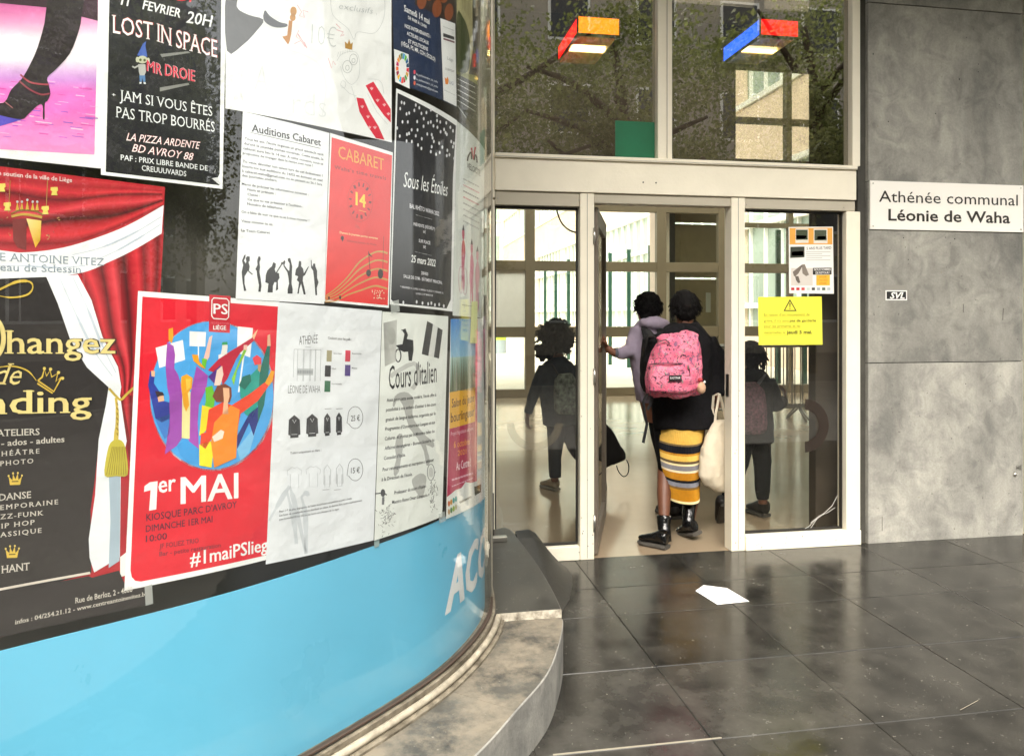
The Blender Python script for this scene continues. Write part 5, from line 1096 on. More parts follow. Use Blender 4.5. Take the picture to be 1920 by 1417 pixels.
# ================================================================ the street behind the viewer (reflected in the glass)
def tree(x, y, h, r, seed, label):
    rn = random.Random(seed); t = thing('street_tree', label, 'tree', (x, y, 0), 0, 'leafy trees along the street')
    tp = [(0,0,0),(rn.uniform(-.1,.1),rn.uniform(-.1,.1),h*.3),(rn.uniform(-.3,.3),rn.uniform(-.3,.3),h*.62),(rn.uniform(-.3,.3),0,h*.85)]
    b = MB().tube(smooth_poly(tp, 4), [.24-.013*i for i in range(13)], 9)
    for k in range(13):
        a = rn.uniform(0, 2*pi); z = h*rn.uniform(.32, .7); L = r*rn.uniform(.6, .95)
        b.tube(smooth_poly([(0,0,z),(cos(a)*L*.5,sin(a)*L*.5,z+L*.25),(cos(a)*L,sin(a)*L,z+L*rn.uniform(.3,.6))], 3), [.13,.11,.10,.08,.07,.05,.04], 6)
    b.build('trunk', mat('bark', '#463c30', .9, noise_s=8, noise_a=.5), t, smooth=True)
    cl = [(rn.gauss(0, r*.45), rn.gauss(0, r*.45), h*.62+rn.gauss(0, h*.16), rn.uniform(.5, 1.15)) for _ in range(50)]
    mb = [MB(), MB()]
    for (cx, cy, cz, cr) in cl:
        lt_ = rn.random() < .4
        if cz < 2.6: cz = 2.6+rn.random()
        for _ in range(420):
            d = Vector((rn.gauss(0,1), rn.gauss(0,1), rn.gauss(0,.7))); d.normalize(); q = Vector((cx, cy, cz))+d*cr*rn.uniform(.45, 1.25)
            s = rn.uniform(.035, .08); u = Vector((rn.gauss(0,1), rn.gauss(0,1), rn.gauss(0,1))); u.normalize(); v = u.cross(Vector((rn.gauss(0,1), rn.gauss(0,1), rn.gauss(0,1)))); v.normalize()
            mb[lt_ if rn.random() < .8 else not lt_].quad(tuple(q-u*s), tuple(q+v*s*.6), tuple(q+u*s), tuple(q-v*s*.6))
    for nm, cc in (('leaf_green', (.12, .14, .04)), ('leaf_light', (.20, .22, .08))):
        if nm not in MATS:
            m = mat(nm, cc, .55); nt = m.node_tree; tr = nt.nodes.new('ShaderNodeBsdfTranslucent'); tr.inputs[0].default_value = rgb(cc, 1.3); x = nt.nodes.new('ShaderNodeMixShader'); x.inputs[0].default_value = .5
            nt.links.new(nt.nodes['Principled BSDF'].outputs[0], x.inputs[1]); nt.links.new(tr.outputs[0], x.inputs[2]); nt.links.new(x.outputs[0], nt.nodes['Material Output'].inputs[0])
    mb[0].build('crown', mat('leaf_green', (.13, .15, .05), .6), t); mb[1].build('crown', mat('leaf_light', (.22, .24, .09), .6), t)
for i, (x, y, h, r, lab) in enumerate(((-4.5,-9.5,9.5,3.2,'leftmost street tree behind the viewer, reflected in the glass'),(1.6,-8.6,10.5,3.6,'tall full street tree opposite the display window'),(5.8,-9.2,10,3.5,'broad street tree opposite the entrance doors'),(10.8,-8.8,10.5,3.6,'street tree opposite the stone pillar'),(15.8,-9.4,9.5,3.2,'rightmost street tree along the kerb'))): tree(x, y, h, r, i+11, lab)
MB().box(-60, 70, -18, -6.5, -.019, -.012).build('road', mat('asphalt', (.055,.055,.055), .85, noise_s=5, noise_a=.4), kind='structure')
MB().box(-60, 70, -6.5, -6.3, -.019, .0).build('kerb', mat('kerb_stone', '#8d8b86', .8), kind='structure')
ob = thing('town_house', 'pale row of street houses across the road, mirrored in the upper panes', 'building', (-26, -27, 0))
MB().box(0, 56, 0, 9, 0, 15.0).build('wall', mat('opposite_wall', '#aaa397', .85, noise_s=.4, noise_a=.15), ob)
MB().prism([(0,0),(56,0),(56,9),(0,9)], 15.01, 15.3).build('roof', mat('slate', '#4b4a4c', .7), ob)
for i in range(16):
    for j in range(4):
        f = MB().box(1.3+i*3.4, 2.9+i*3.4, 9.0, 9.06, 1.2+j*3.5, 3.1+j*3.5).build('window', mat('white_bars', '#eeeeea', .6), ob)
        MB().box(1.4+i*3.4, 2.8+i*3.4, 9.061, 9.08, 1.3+j*3.5, 3.0+j*3.5).build('pane', mat('dark_window', '#2c3134', .1), f)
# ================================================================ people
def wp(x, y, Y):
    X, Z = on_plane_y(x, y, Y); return Vector((X, Y, Z))
def px_m(Y, x=1250): return (Y/ray(x)[1])/F_PX
def attach(o, root):
    o.parent = root; o.matrix_parent_inverse = Matrix.Translation(-Vector(root.location)); return o
def loft(mb, secs, n=20, power=2.0, pleat=None):
    """secs: (centre, a-vector, b-vector); superellipse sections joined and capped"""
    b = len(mb.v)
    for (c, a, v) in secs:
        c = Vector(c); a = Vector(a); v = Vector(v)
        for k in range(n):
            t = 2*pi*k/n; ct, st_ = cos(t), sin(t)
            ct = math.copysign(abs(ct)**(2/power), ct); st_ = math.copysign(abs(st_)**(2/power), st_)
            f = 1+(pleat(k) if pleat else 0)
            mb.v.append(tuple(c+(a*ct+v*st_)*f))
    N = len(secs)
    for i in range(N-1):
        for k in range(n): mb.f.append((b+i*n+k, b+i*n+(k+1) % n, b+(i+1)*n+(k+1) % n, b+(i+1)*n+k))
    mb.f.append(tuple(b+k for k in reversed(range(n)))); mb.f.append(tuple(b+(N-1)*n+k for k in range(n)))
    return mb
def col(mb, Y, rows, ry, n=24, power=2.2):
    """upright garment: rows of (px x centre, px y, half width px[, dY])"""
    secs = []
    for i, r in enumerate(rows):
        yo = r[3] if len(r) > 3 else 0.; d = ry[i] if isinstance(ry, (list, tuple)) else ry
        secs.append((wp(r[0], r[1], Y+yo), (r[2]*px_m(Y), 0, 0), (0, d, 0)))
    return loft(mb, secs, n, power)
def hand(mb, wr, d, nrm, s=1., curl=.35, side=1):
    """palm, four bent unequal fingers and a thumb that leaves the side of the palm"""
    wr = Vector(wr); d = Vector(d).normalized(); nrm = Vector(nrm); nrm = (nrm-d*nrm.dot(d)).normalized(); x = d.cross(nrm)*side
    loft(mb, [(wr-d*.03*s, x*.022*s, nrm*.018*s), (wr, x*.025*s, nrm*.017*s), (wr+d*.045*s, x*.038*s, nrm*.015*s), (wr+d*.088*s, x*.038*s, nrm*.012*s)], 12)
    for k, L in enumerate((.072, .082, .076, .060)):
        o = wr+d*.080*s+x*(.029-.0195*k)*s; P = [o]; a = curl*.5; dd = d
        for seg in (.45, .32, .26):
            a += curl; dd = d*cos(a)+nrm*sin(a); P.append(P[-1]+dd*L*seg*s)
        mb.tube([tuple(q) for q in P], [.0088*s, .0084*s, .0078*s, .0062*s], 8)
    o = wr+d*.022*s+x*.030*s; m_ = o+(d*.6+x*.75+nrm*.25)*.034*s; e = m_+(d*.85+x*.25+nrm*.45)*.030*s
    mb.tube([tuple(wr+d*.012*s+x*.01*s), tuple(o), tuple(m_), tuple(e)], [.013*s, .012*s, .0098*s, .0075*s], 8)
def head(mb, c, s, f, eyes=None):
    """skull with brow, nose, lips, chin and ears; f = facing direction"""
    c = Vector(c); f = Vector(f).normalized(); u = Vector((0, 0, 1)); x = f.cross(u)
    def L(fy, fx, fz): return c+f*fy*s+x*fx*s+u*fz*s
    mb.ball(tuple(c+u*.018*s-f*.008*s), (.076*s, .092*s, .092*s), 20, 14)
    loft(mb, [(L(.012,0,-.115), x*.028*s, f*.034*s), (L(.016,0,-.085), x*.048*s, f*.058*s), (L(.010,0,-.04), x*.064*s, f*.078*s), (L(0,0,.01), x*.072*s, f*.086*s)], 16)
    mb.tube([tuple(L(.082,0,.012)), tuple(L(.096,0,-.012)), tuple(L(.104,0,-.03)), tuple(L(.088,0,-.038))], [.008*s,.011*s,.015*s,.010*s], 8)
    mb.ball(tuple(L(.080,0,-.062)), (.024*s, .012*s, .010*s), 10, 8); mb.ball(tuple(L(.070,0,-.100)), .018*s, 10, 8); mb.ball(tuple(L(.078,0,.028)), (.052*s, .014*s, .010*s), 12, 8)
    for k in (-1, 1): mb.ball(tuple(L(-.004,.076*k,-.010)), (.010*s, .018*s, .030*s), 10, 8)
def face_parts(c, s, f, root):
    c = Vector(c); f = Vector(f).normalized(); u = Vector((0, 0, 1)); x = f.cross(u)
    for k in (-1, 1):
        q = c+f*.078*s+x*.031*k*s+u*.004*s; attach(MB().ball(tuple(q), (.012*s,.010*s,.009*s), 10, 8).build('eye', mat('eye_white', '#e8e4dc', .3), smooth=True), root)
M_skin = mat('dark_skin', '#6b4330', .5, noise_s=20, noise_a=.1); M_skin2 = mat('brown_skin', '#8a5a44', .5, noise_s=20, noise_a=.1)
M_hair = mat('black_hair', '#0f0d0d', .75, noise_s=60, noise_a=.5, bump=.6, bump_s=180, spec=.25)
M_blackcloth = mat('black_wool', '#1b1a1d', .9, noise_s=40, noise_a=.35, bump=.5, bump_s=240, spec=.2)
M_lilac = mat('lilac_fleece', '#a79aad', .9, noise_s=14, noise_a=.12, bump=.4, bump_s=160, spec=.2)
M_darkcoat = mat('dark_parka', '#1c1d20', .7, noise_s=20, noise_a=.3, bump=.3, bump_s=90, spec=.3)
M_bluecoat = mat('slate_jacket', '#2a323a', .75, noise_s=18, noise_a=.25, bump=.3, bump_s=90, spec=.3)
M_jeans = mat('dark_denim', '#22262e', .85, noise_s=70, noise_a=.3, spec=.2); M_trous = mat('black_trousers', '#191a1c', .85, noise_s=40, noise_a=.3, spec=.2)
M_patent = mat('patent_leather', '#0c0c0d', .18, noise_s=10, noise_a=.2, bump=.35, bump_s=26); M_sole = mat('boot_sole', '#4c4842', .8, noise_s=30, noise_a=.3)
M_sneak = mat('beige_sneaker', '#a79a86', .7, noise_s=14, noise_a=.2); M_shoe = mat('dark_shoe', '#2a2523', .55, noise_s=16, noise_a=.3)
M_strapblack = mat('black_webbing', '#131214', .8)
def foot(up, sole, heel, toe, nrm, s=1., w=.045, th=.022, hgt=.075):
    """shoe: upper lofted from heel to toe above a thicker sole; nrm = up normal of the foot"""
    h, t = Vector(heel), Vector(toe); d = t-h; L = d.length; d.normalize(); n = Vector(nrm); n = (n-d*n.dot(d)).normalized(); x = d.cross(n)
    prof = [(0,.70,.95),(.12,.90,1.0),(.3,.86,.98),(.5,.92,.78),(.7,1.05,.56),(.88,.95,.46),(1.0,.55,.34)]
    loft(up, [(h+d*L*t_+n*(th+hgt*hh*.5), x*w*ww*s, n*hgt*hh*.5*s) for t_, ww, hh in prof], 14, 2.4)
    loft(sole, [(h+d*L*(t_*1.03-.015)+n*th*.5, x*(w*ww+.006)*s, n*th*.5) for t_, ww, hh in prof], 14, 3.4)

def strands(hc, s, n, seed, root, L=.035, drop=0., name='hair_strands'):
    rn_ = random.Random(seed); b = MB(); hc = Vector(hc)
    for _ in range(n):
        d = Vector((rn_.gauss(0,1), rn_.gauss(-.35,1), rn_.gauss(.15,1))); d.normalize()
        if d.z < -.35 and d.y > -.2: continue
        q = hc+Vector((d.x*.083, d.y*.095-.012, d.z*.093+.024))*s; t = Vector((rn_.gauss(0,.4)+d.x*.6, rn_.gauss(0,.4), -1-drop)); t.normalize()
        l = rn_.uniform(.5, 1.3)*L; b.tube([tuple(q), tuple(q+t*l*.5+d*.008), tuple(q+t*l+d*rn_.uniform(.0, .012))], [.0042, .0036, .0018], 5)
    attach(b.build(name, M_hair, smooth=True), root)
# ---------------------------------------------------------------- person with the pink backpack
Y1 = 4.76; k1 = px_m(Y1, 1283)
pa = thing('person', 'person in black coat and yellow striped skirt standing in the doorway', 'person', (*[v for v in wp(1265, 1010, 4.68)[:2]], 0))
b = MB(); hc = wp(1283, 578, Y1); FW = (.25, 1, 0)
head(b, hc, 1.0, FW); b.tube([tuple(hc+Vector((0,-.01,-.06))), tuple(hc+Vector((0,-.02,-.20)))], [.055,.06], 14)
col(b, Y1, [(1283,618,26),(1281,640,50),(1280,700,44),(1280,760,42),(1282,800,46)], [.05,.08,.10,.10,.11])
for P, R in (([wp(1328,642,Y1), wp(1343,696,Y1), wp(1345,742,Y1-.07)], [.045,.036,.026]), ([wp(1234,642,Y1), wp(1226,700,Y1+.05), wp(1240,735,Y1+.26)], [.045,.036,.026])): b.tube([tuple(q) for q in P], R, 12)
hand(b, wp(1345,744,Y1-.07), (0.02,-.15,-1), (-1,0,0), .88, .75, 1); hand(b, wp(1241,736,Y1+.27), (.1,1,0.1), (0,0,-1), .88, .5, 1)
# legs: left planted, right lifting
b.tube([tuple(v) for v in (wp(1262,795,Y1+.03), wp(1246,880,Y1+.04), wp(1245,925,Y1-.04), wp(1245,975,Y1-.12))], [.070,.048,.047,.034], 14)
b.tube([tuple(v) for v in (wp(1300,795,Y1), wp(1300,880,Y1+.10), wp(1298,930,Y1+.03), wp(1293,975,Y1-.04))], [.085,.052,.050,.034], 14)
attach(fuse(b, 'body', M_skin, None, .0065, 4), pa); face_parts(hc, 1.0, FW, pa)
h = MB(); h.ball(tuple(hc+Vector((-.006,-.016,.026))), (.087,.100,.098), 24, 16, lambda d: 1+.05*noise.noise(d*3)); h.ball(tuple(hc+Vector((-.005,-.045,-.028))), (.070,.055,.062), 18, 12)
for (x0, y0, x1, y1) in ((1262,575,1257,598),(1265,580,1261,604),(1300,585,1303,602),(1262,565,1258,588)): h.tube([tuple(wp(x0,y0,Y1-.02)), tuple(wp(x1,y1,Y1-.02))], [.010,.004], 6)
attach(fuse(h, 'hair', M_hair, None, .006, 2, .007, 45), pa); strands(hc, 1., 420, 1, pa)
c = MB()
col(c, Y1, [(1284,604,20,.0),(1283,614,34),(1281,626,50),(1280,642,62),(1279,680,60),(1279,740,59),(1282,784,61),(1284,796,60),(1285,801,57)], [.07,.10,.12,.135,.14,.14,.15,.15,.145])
c.tube([tuple(v) for v in (wp(1322,640,Y1), wp(1338,668,Y1), wp(1346,706,Y1-.01), wp(1346,742,Y1-.06))], [.075,.070,.064,.052], 16)
c.tube([tuple(v) for v in (wp(1236,640,Y1), wp(1226,676,Y1+.01), wp(1225,712,Y1+.05), wp(1238,734,Y1+.24))], [.070,.064,.060,.050], 16)
c.ball(tuple(wp(1276,626,Y1-.09)), (.135,.075,.065), 18, 12)                # hood lying on the back
attach(fuse(c, 'coat', M_blackcloth, None, .010, 3, .018, 8, 1.), pa)
# pleated striped skirt
def skirt():
    st = [(792,'#c9953a'),(799,'#e6bb5a'),(825,'#7a6545'),(828.5,'#14151f'),(842,'#c9902e'),(846,'#ecc765'),(856,'#6b5840'),(861,'#f2e2b4'),(864.5,'#8f8d92'),(873.5,'#f0e2c0'),(877.5,'#c58a24'),(891,'#15161c'),(896,'#8f9099'),(904,'#8a6a34'),(908.5,'#c68d22'),(930,'#f3e6b8'),(934.5,None)]
    L = [(792,1236,1322),(830,1234,1314),(870,1238,1311),(900,1244,1310),(935,1251,1310)]
    def edge(y):
        for a, q in zip(L[:-1], L[1:]):
            if y <= q[0]: t = max(0, (y-a[0])/(q[0]-a[0])); return a[1]+(q[1]-a[1])*t, a[2]+(q[2]-a[2])*t
        return L[-1][1:]
    ms = []; b = MB(); n = 168; rows = []
    for i, (y, cc) in enumerate(st):
        rows.append((y, i)); 
        if cc and st[i+1][0]-y > 10: rows.append(((y+st[i+1][0])/2, i))
    idx = []
    for y, i in rows:
        e0, e1 = edge(y); cx = (e0+e1)/2; w = (e1-e0)/2*k1; sag = .012*((y-792)/140)
        for k in range(n):
            t = 2*pi*k/n; f = 1+.022*(1 if k % 2 else -1)*min(1, (y-788)/40)+.02*sin(5*t+1)*((y-792)/140)
            q = wp(cx, y, Y1); dz = -.010*sin(t*1.5+.6)*(1+sag)
            b.v.append((q.x+w*cos(t)*f, q.y+.135*(1-.12*(y-792)/140)*sin(t)*f, q.z+dz))
    for r in range(len(rows)-1):
        for k in range(n): b.f.append((r*n+k, r*n+(k+1) % n, (r+1)*n+(k+1) % n, (r+1)*n+k)); idx.append(rows[r][1])
    me = b.mesh('skirt')
    for i, (y, cc) in enumerate(st):
        if cc: me.materials.append(mat('skirt_'+cc[1:], cc, .75, noise_s=60, noise_a=.1, spec=.3))
    for pgn, i in zip(me.polygons, idx): pgn.material_index = i
    o = link(me, 'skirt', None, None); s = o.modifiers.new('s', 'SOLIDIFY'); s.thickness = .002; return o
attach(skirt(), pa)
us = MB(); loft(us, [(wp(1262,790,Y1+.03), (.140,0,0), (0,.09,0)), (wp(1258,840,Y1+.03), (.108,0,0), (0,.07,0)), (wp(1252,886,Y1+.03), (.062,0,0), (0,.06,0))], 24)
attach(us.build('underskirt', M_blackcloth, smooth=True), pa)
# boots
up, so = MB(), MB()
up.tube([tuple(v) for v in (wp(1245,966,Y1-.13), wp(1245,985,Y1-.15), wp(1246,1004,Y1-.19), wp(1247,1016,Y1-.20))], [.046,.044,.042,.044], 16)
hl = on_floor(1252, 1031); foot(up, so, (hl[0]+.005, hl[1]+.02, 0), (hl[0]-.125, hl[1]+.17, 0), (0,0,1), 1., .046, .026, .085)
attach(fuse(up, 'boot', M_patent, None, .006, 5, .004, 26, 2), pa); attach(so.build('boot_sole', M_sole, smooth=False), pa)
up, so = MB(), MB()
up.tube([tuple(v) for v in (wp(1293,940,Y1-.0), wp(1292,958,Y1-.03), wp(1290,978,Y1-.06), wp(1290,988,Y1-.06))], [.046,.044,.041,.044], 16)
hr = wp(1309, 1003, Y1-.12); tr_ = wp(1277, 1002, Y1+.10); foot(up, so, hr, tr_, (-.25,-.12,1), 1., .044, .026, .075)
attach(fuse(up, 'boot', M_patent, None, .006, 5, .004, 26, 5), pa); attach(so.build('boot_sole', M_sole, smooth=False), pa)
for (x, y) in ((1259,968),(1309,941)): attach(MB().ball(tuple(wp(x-3,y,Y1-.16 if x < 1300 else Y1-.04)), .006, 8, 6).build('buckle', mat('steel', '#b8b4ac', .3, metal=1.)), pa)

# ---------------------------------------------------------------- pink backpack
def floral(name='pink_floral'):
    m = mat(name, '#e2718c', .7, spec=.3); nt = m.node_tree; L = nt.links.new; bs = nt.nodes['Principled BSDF']; tc = nt.nodes.new('ShaderNodeTexCoord')
    last = None; base = rgb('#e06c88')
    def layer(prev, scale, lo, c, off, strx):
        mp = nt.nodes.new('ShaderNodeMapping'); mp.inputs['Location'].default_value = (off, off*2, off); mp.inputs['Scale'].default_value = strx; mp.inputs['Rotation'].default_value = (0, .6*off, 0)
        L(tc.outputs['Object'], mp.inputs[0]); n = nt.nodes.new('ShaderNodeTexNoise'); n.inputs['Scale'].default_value = scale; n.inputs['Detail'].default_value = 3; n.inputs['Distortion'].default_value = 1.2
        L(mp.outputs[0], n.inputs[0]); r = nt.nodes.new('ShaderNodeValToRGB'); r.color_ramp.elements[0].position = lo; r.color_ramp.elements[1].position = lo+.03; L(n.outputs[0], r.inputs[0])
        x = nt.nodes.new('ShaderNodeMix'); x.data_type = 'RGBA'; L(r.outputs[0], x.inputs[0])
        if prev is None: x.inputs[6].default_value = base
        else: L(prev, x.inputs[6])
        x.inputs[7].default_value = rgb(c); return x.outputs[2]
    a = layer(None, 9, .5, '#ea8098', .3, (1,1,1)); a = layer(a, 46, .585, '#8c5a78', 1.3, (1,1,.55)); a = layer(a, 62, .60, '#3e2a3a', 2.9, (.6,1,1)); a = layer(a, 55, .63, '#8aa090', 5.1, (1,1,.7))
    L(a, bs.inputs['Base Color']); return m
Yb = 4.50; kb = px_m(Yb, 1264)
bp_ = thing('backpack', 'pink floral backpack with a small dark label and a beige charm', 'backpack', tuple(wp(1264, 742, Yb)))
b = MB(); col(b, Yb, [(1262,744,40),(1263,738,50),(1263,722,54),(1263,700,53),(1265,680,50),(1267,660,47),(1269,642,42),(1271,630,32),(1272,625,20)], [.06,.09,.115,.12,.115,.105,.09,.07,.045], 28, 2.7)
for (x, y, r) in ((1240,634,.045),(1258,640,.04),(1298,630,.045),(1285,626,.035)): b.ball(tuple(wp(x, y, Yb-.02)), (r, r*.9, r*.6), 14, 10)
attach(fuse(b, 'bag_body', floral(), None, .007, 3, .022, 11, 3.), bp_)
b = MB(); col(b, Yb-.075, [(1260,737,34),(1259,731,45),(1259,712,47),(1260,695,45),(1262,685,40)], [.04,.060,.066,.058,.035], 28, 2.8)
attach(fuse(b, 'front_pocket', floral(), None, .007, 4, .008, 14, 8.), bp_)
def yfront(x): return Yb-.128
M_zip = mat('dark_zip', '#3a2430', .5)
attach(MB().tube([tuple(wp(x, y, Yb-.122+.00006*(x-1262)**2*.6)) for x, y in ((1218,683),(1235,681),(1255,681),(1275,682),(1297,683),(1308,682))], .0038, 6).build('zip', M_zip), bp_)
attach(MB().tube([tuple(wp(x, y, Yy)) for x, y, Yy in ((1290,684,Yb-.122),(1293,697,Yb-.127),(1294,710,Yb-.124))], .0045, 6).build('zip', M_zip), bp_)
attach(MB().tube([tuple(wp(x, y, Yy)) for x, y, Yy in ((1296,641,Yb-.085),(1306,652,Yb-.075),(1311,670,Yb-.070),(1313,700,Yb-.075))], .0035, 6).build('zip', M_zip), bp_)
attach(MB().tube([tuple(wp(x, y, Yy)) for x, y, Yy in ((1236,640,Yb-.09),(1248,637,Yb-.095),(1256,644,Yb-.1))], .004, 6).build('zip', M_zip), bp_)
q = wp(1290, 687, Yb-.13); attach(MB().box(q.x-.006, q.x+.006, q.y-.006, q.y, q.z-.016, q.z+.008).build('zip_pull', mat('steel', '#b8b4ac', .3, metal=1.)), bp_)
q = wp(1254.5, 714, Yb-.150); q2 = wp(1278, 703, Yb-.150)
lp = MB().box(q.x, q2.x, q.y-.001, q.y+.004, q.z, q2.z).build('label_patch', mat('label_black', '#1d1217', .6), bevel=.001); attach(lp, bp_)
V, Fc, W = text_geo('EASTPAK', .01, 0); s = (q2.x-q.x-.014)/W; bb = MB(); bb.v = [(q.x+.007+vx*s, q.y-.0016, q.z+.012+vy*s*1.1) for vx, vy in V]; bb.f = Fc
lt = bb.build('lettering', mat('label_white', '#e8e4e4', .6)); lt.parent = lp
for xs in ((1213,1222),(1306,1300)):
    attach(MB().tube([tuple(wp(xs[1],632,Y1-.13)), tuple(wp(xs[1]-8 if xs[0] < 1250 else xs[1]+12,618,Y1-.02)), tuple(wp(xs[1],628,Y1+.13)), tuple(wp(xs[0],700,Y1+.17))], [(.022,.006)]*4, 8).build('shoulder_strap', M_strapblack), bp_)
attach(MB().tube([tuple(wp(x, y, Yy)) for x, y, Yy in ((1214,738,Yb),(1206,752,Yb-.02),(1209,775,Yb-.03),(1213,795,Yb-.03),(1209,815,Yb-.03),(1206,830,Yb-.03))], [(.011,.003)]*6, 6).build('hanging_strap', M_strapblack), bp_)
attach(MB().tube([tuple(wp(x, y, Yy)) for x, y, Yy in ((1218,735,Yb),(1222,745,Yb),(1219,760,Yb),(1214,768,Yb))], [(.010,.003)]*4, 6).build('hanging_strap', M_strapblack), bp_)
q = wp(1315, 727, Yb-.10); attach(MB().ball(tuple(q), (.028,.024,.038), 16, 12, lambda d: 1+.08*noise.noise(d*5)).build('charm', mat('beige_plush', '#c9a183', .95, noise_s=60, noise_a=.2), smooth=True), bp_)
attach(MB().ball(tuple(wp(1313,712,Yb-.105)), (.017,.012,.014), 10, 8).build('charm_ribbon', mat('red_ribbon', '#a8323c', .6), smooth=True), bp_); attach(MB().ball(tuple(wp(1321,716,Yb-.105)), .008, 8, 6).build('charm_bead', mat('white_bead', '#e8eee8', .4), smooth=True), bp_)

# ---------------------------------------------------------------- tote bag
Yt = 4.60; tb = thing('tote_bag', 'cream canvas tote bag hanging from the hand of the person in the skirt', 'bag', tuple(wp(1345, 920, Yt)))
b = MB(); col(b, Yt, [(1354,786,13),(1352,794,17),(1347,815,24),(1343,840,29),(1341,865,32),(1342,890,32),(1345,908,27),(1348,917,17),(1349,921,8)], [.022,.030,.045,.058,.062,.062,.050,.035,.02], 24, 2.1)
attach(fuse(b, 'canvas_body', mat('cream_canvas', '#d9cdb6', .85, noise_s=9, noise_a=.12, bump=.3, bump_s=200), None, .007, 4, .014, 11, 6.), tb)
for P in ([(1340,800,.0),(1342,775,-.01),(1347,750,-.02),(1349,738,-.03)], [(1349,738,-.03),(1354,755,-.01),(1360,785,.01)], [(1338,790,.05),(1336,765,.05),(1338,742,.02),(1348,738,.0)]):
    attach(MB().tube([tuple(wp(x, y, Yt+o)) for x, y, o in P], [(.009,.003)]*len(P), 8).build('handle', mat('cream_webbing', '#e2d7c2', .85)), tb)
for (x, y, r) in ((1363,845,.007),(1366,850,.005),(1366,876,.005),(1367,883,.004),(1365,889,.006)): q = wp(x, y, Yt-.055); attach(MB().ball(tuple(q), (r*.6,.003,r), 8, 6).build('printed_mark', mat('print_dark', '#3a352e', .7)), tb)

# ---------------------------------------------------------------- person pushing the door
Y2 = 5.22; k2 = px_m(Y2, 1215)
pb = thing('person', 'person in a lilac hooded top reaching out to push the glass door', 'person', (*[v for v in wp(1262, 965, Y2)[:2]], 0))
b = MB(); hc = wp(1214, 578, Y2); FW2 = (-.35, 1, 0)
head(b, hc, 1.0, FW2); b.tube([tuple(hc+Vector((0,-.01,-.06))), tuple(hc+Vector((.02,-.02,-.20)))], [.052,.058], 14)
col(b, Y2, [(1222,610,22),(1220,630,40),(1222,700,32),(1232,750,34),(1244,790,36)], [.05,.08,.09,.09,.10])
hdir = (wp(1128,628,Y2+.02)-wp(1137,655,Y2)).normalized()
b.tube([tuple(v) for v in (wp(1192,626,Y2), wp(1184,662,Y2-.02), wp(1150,661,Y2), wp(1138,652,Y2+.03))], [.045,.037,.030,.024], 12)
hand(b, wp(1138,654,Y2+.03), hdir, (-1,.1,0), .95, .12, 1)
b.tube([tuple(v) for v in (wp(1240,640,Y2), wp(1258,690,Y2+.05), wp(1262,740,Y2))], [.045,.036,.026], 12); hand(b, wp(1262,742,Y2), (0,0,-1), (-1,0,0), .9, .4, 1)
for x0, x1 in ((1238,1262),(1256,1280)): b.tube([tuple(v) for v in (wp(x0,790,Y2), wp((x0+x1)/2,870,Y2), wp(x1,955,Y2))], [.08,.055,.036], 12)
attach(fuse(b, 'body', M_skin2, None, .0065, 4), pb); face_parts(hc, 1.0, FW2, pb)
h = MB(); h.ball(tuple(hc+Vector((0,-.012,.024))), (.092,.104,.098), 24, 16); h.ball(tuple(hc+Vector((-.005,-.035,-.045))), (.066,.062,.055), 16, 12); h.ball(tuple(wp(1234,579,Y2-.04)), (.036,.04,.042), 14, 10); h.ball(tuple(wp(1229,571,Y2-.04)), (.036,.04,.042), 14, 10)
attach(fuse(h, 'hair', M_hair, None, .006, 2, .009, 45, 3), pb); strands(hc, 1.06, 420, 2, pb, .03)
c = MB(); col(c, Y2, [(1222,598,19),(1222,610,30),(1220,626,40),(1219,650,41),(1220,700,36),(1224,730,35),(1228,752,34)], [.08,.11,.12,.13,.13,.13,.13])
c.tube([tuple(v) for v in (wp(1200,622,Y2), wp(1188,645,Y2-.01), wp(1184,659,Y2-.02), wp(1168,662,Y2-.01), wp(1156,661,Y2))], [.074,.066,.062,.050,.040], 16); c.tube([tuple(v) for v in (wp(1240,630,Y2), wp(1258,690,Y2+.05), wp(1262,738,Y2))], [.07,.06,.045], 14)
c.ball(tuple(wp(1228,607,Y2-.08)), (.115,.07,.05), 16, 10); c.ball(tuple(wp(1197,722,Y2)), (.03,.05,.06), 12, 8)
attach(fuse(c, 'hooded_top', M_lilac, None, .009, 3, .017, 10, 9.), pb)
attach(MB().tube([tuple(wp(1159,661,Y2)), tuple(wp(1152,661,Y2))], [.038,.036], 14).build('cuff', mat('grey_cuff', '#6d6d78', .85)), pb)
c = MB()
for x0, x1 in ((1240,1262),(1256,1280)): c.tube([tuple(v) for v in (wp(x0,745,Y2), wp(x0+2,800,Y2), wp((x0+x1)/2,870,Y2), wp(x1,950,Y2))], [.10,.098,.072,.055], 14)
attach(fuse(c, 'trousers', M_trous, None, .012, 5, .006, 12), pb)
for x in (1262, 1280):
    up, so = MB(), MB(); q = wp(x, 955, Y2); foot(up, so, (q.x, q.y-.06, 0), (q.x-.04, q.y+.19, 0), (0,0,1)); attach(up.build('shoe', M_shoe, smooth=True), pb); attach(so.build('shoe_sole', M_sole), pb)
k_ = thing('backpack', 'black backpack with wide straps on the person pushing the door', 'backpack', tuple(wp(1228, 720, Y2-.15)))
b = MB(); col(b, Y2-.19, [(1232,735,26),(1232,720,32),(1232,670,32),(1230,635,26),(1229,625,14)], [.05,.07,.075,.06,.03], 20, 2.8); attach(fuse(b, 'bag_body', M_strapblack, None, .010, 4, .008, 12), k_)
attach(MB().tube([tuple(v) for v in (wp(1214,642,Y2-.165), wp(1208,618,Y2-.13), wp(1209,608,Y2-.05), wp(1202,615,Y2+.08), wp(1194,650,Y2+.13))], [(.024,.008)]*5, 8).build('shoulder_strap', M_strapblack), k_)
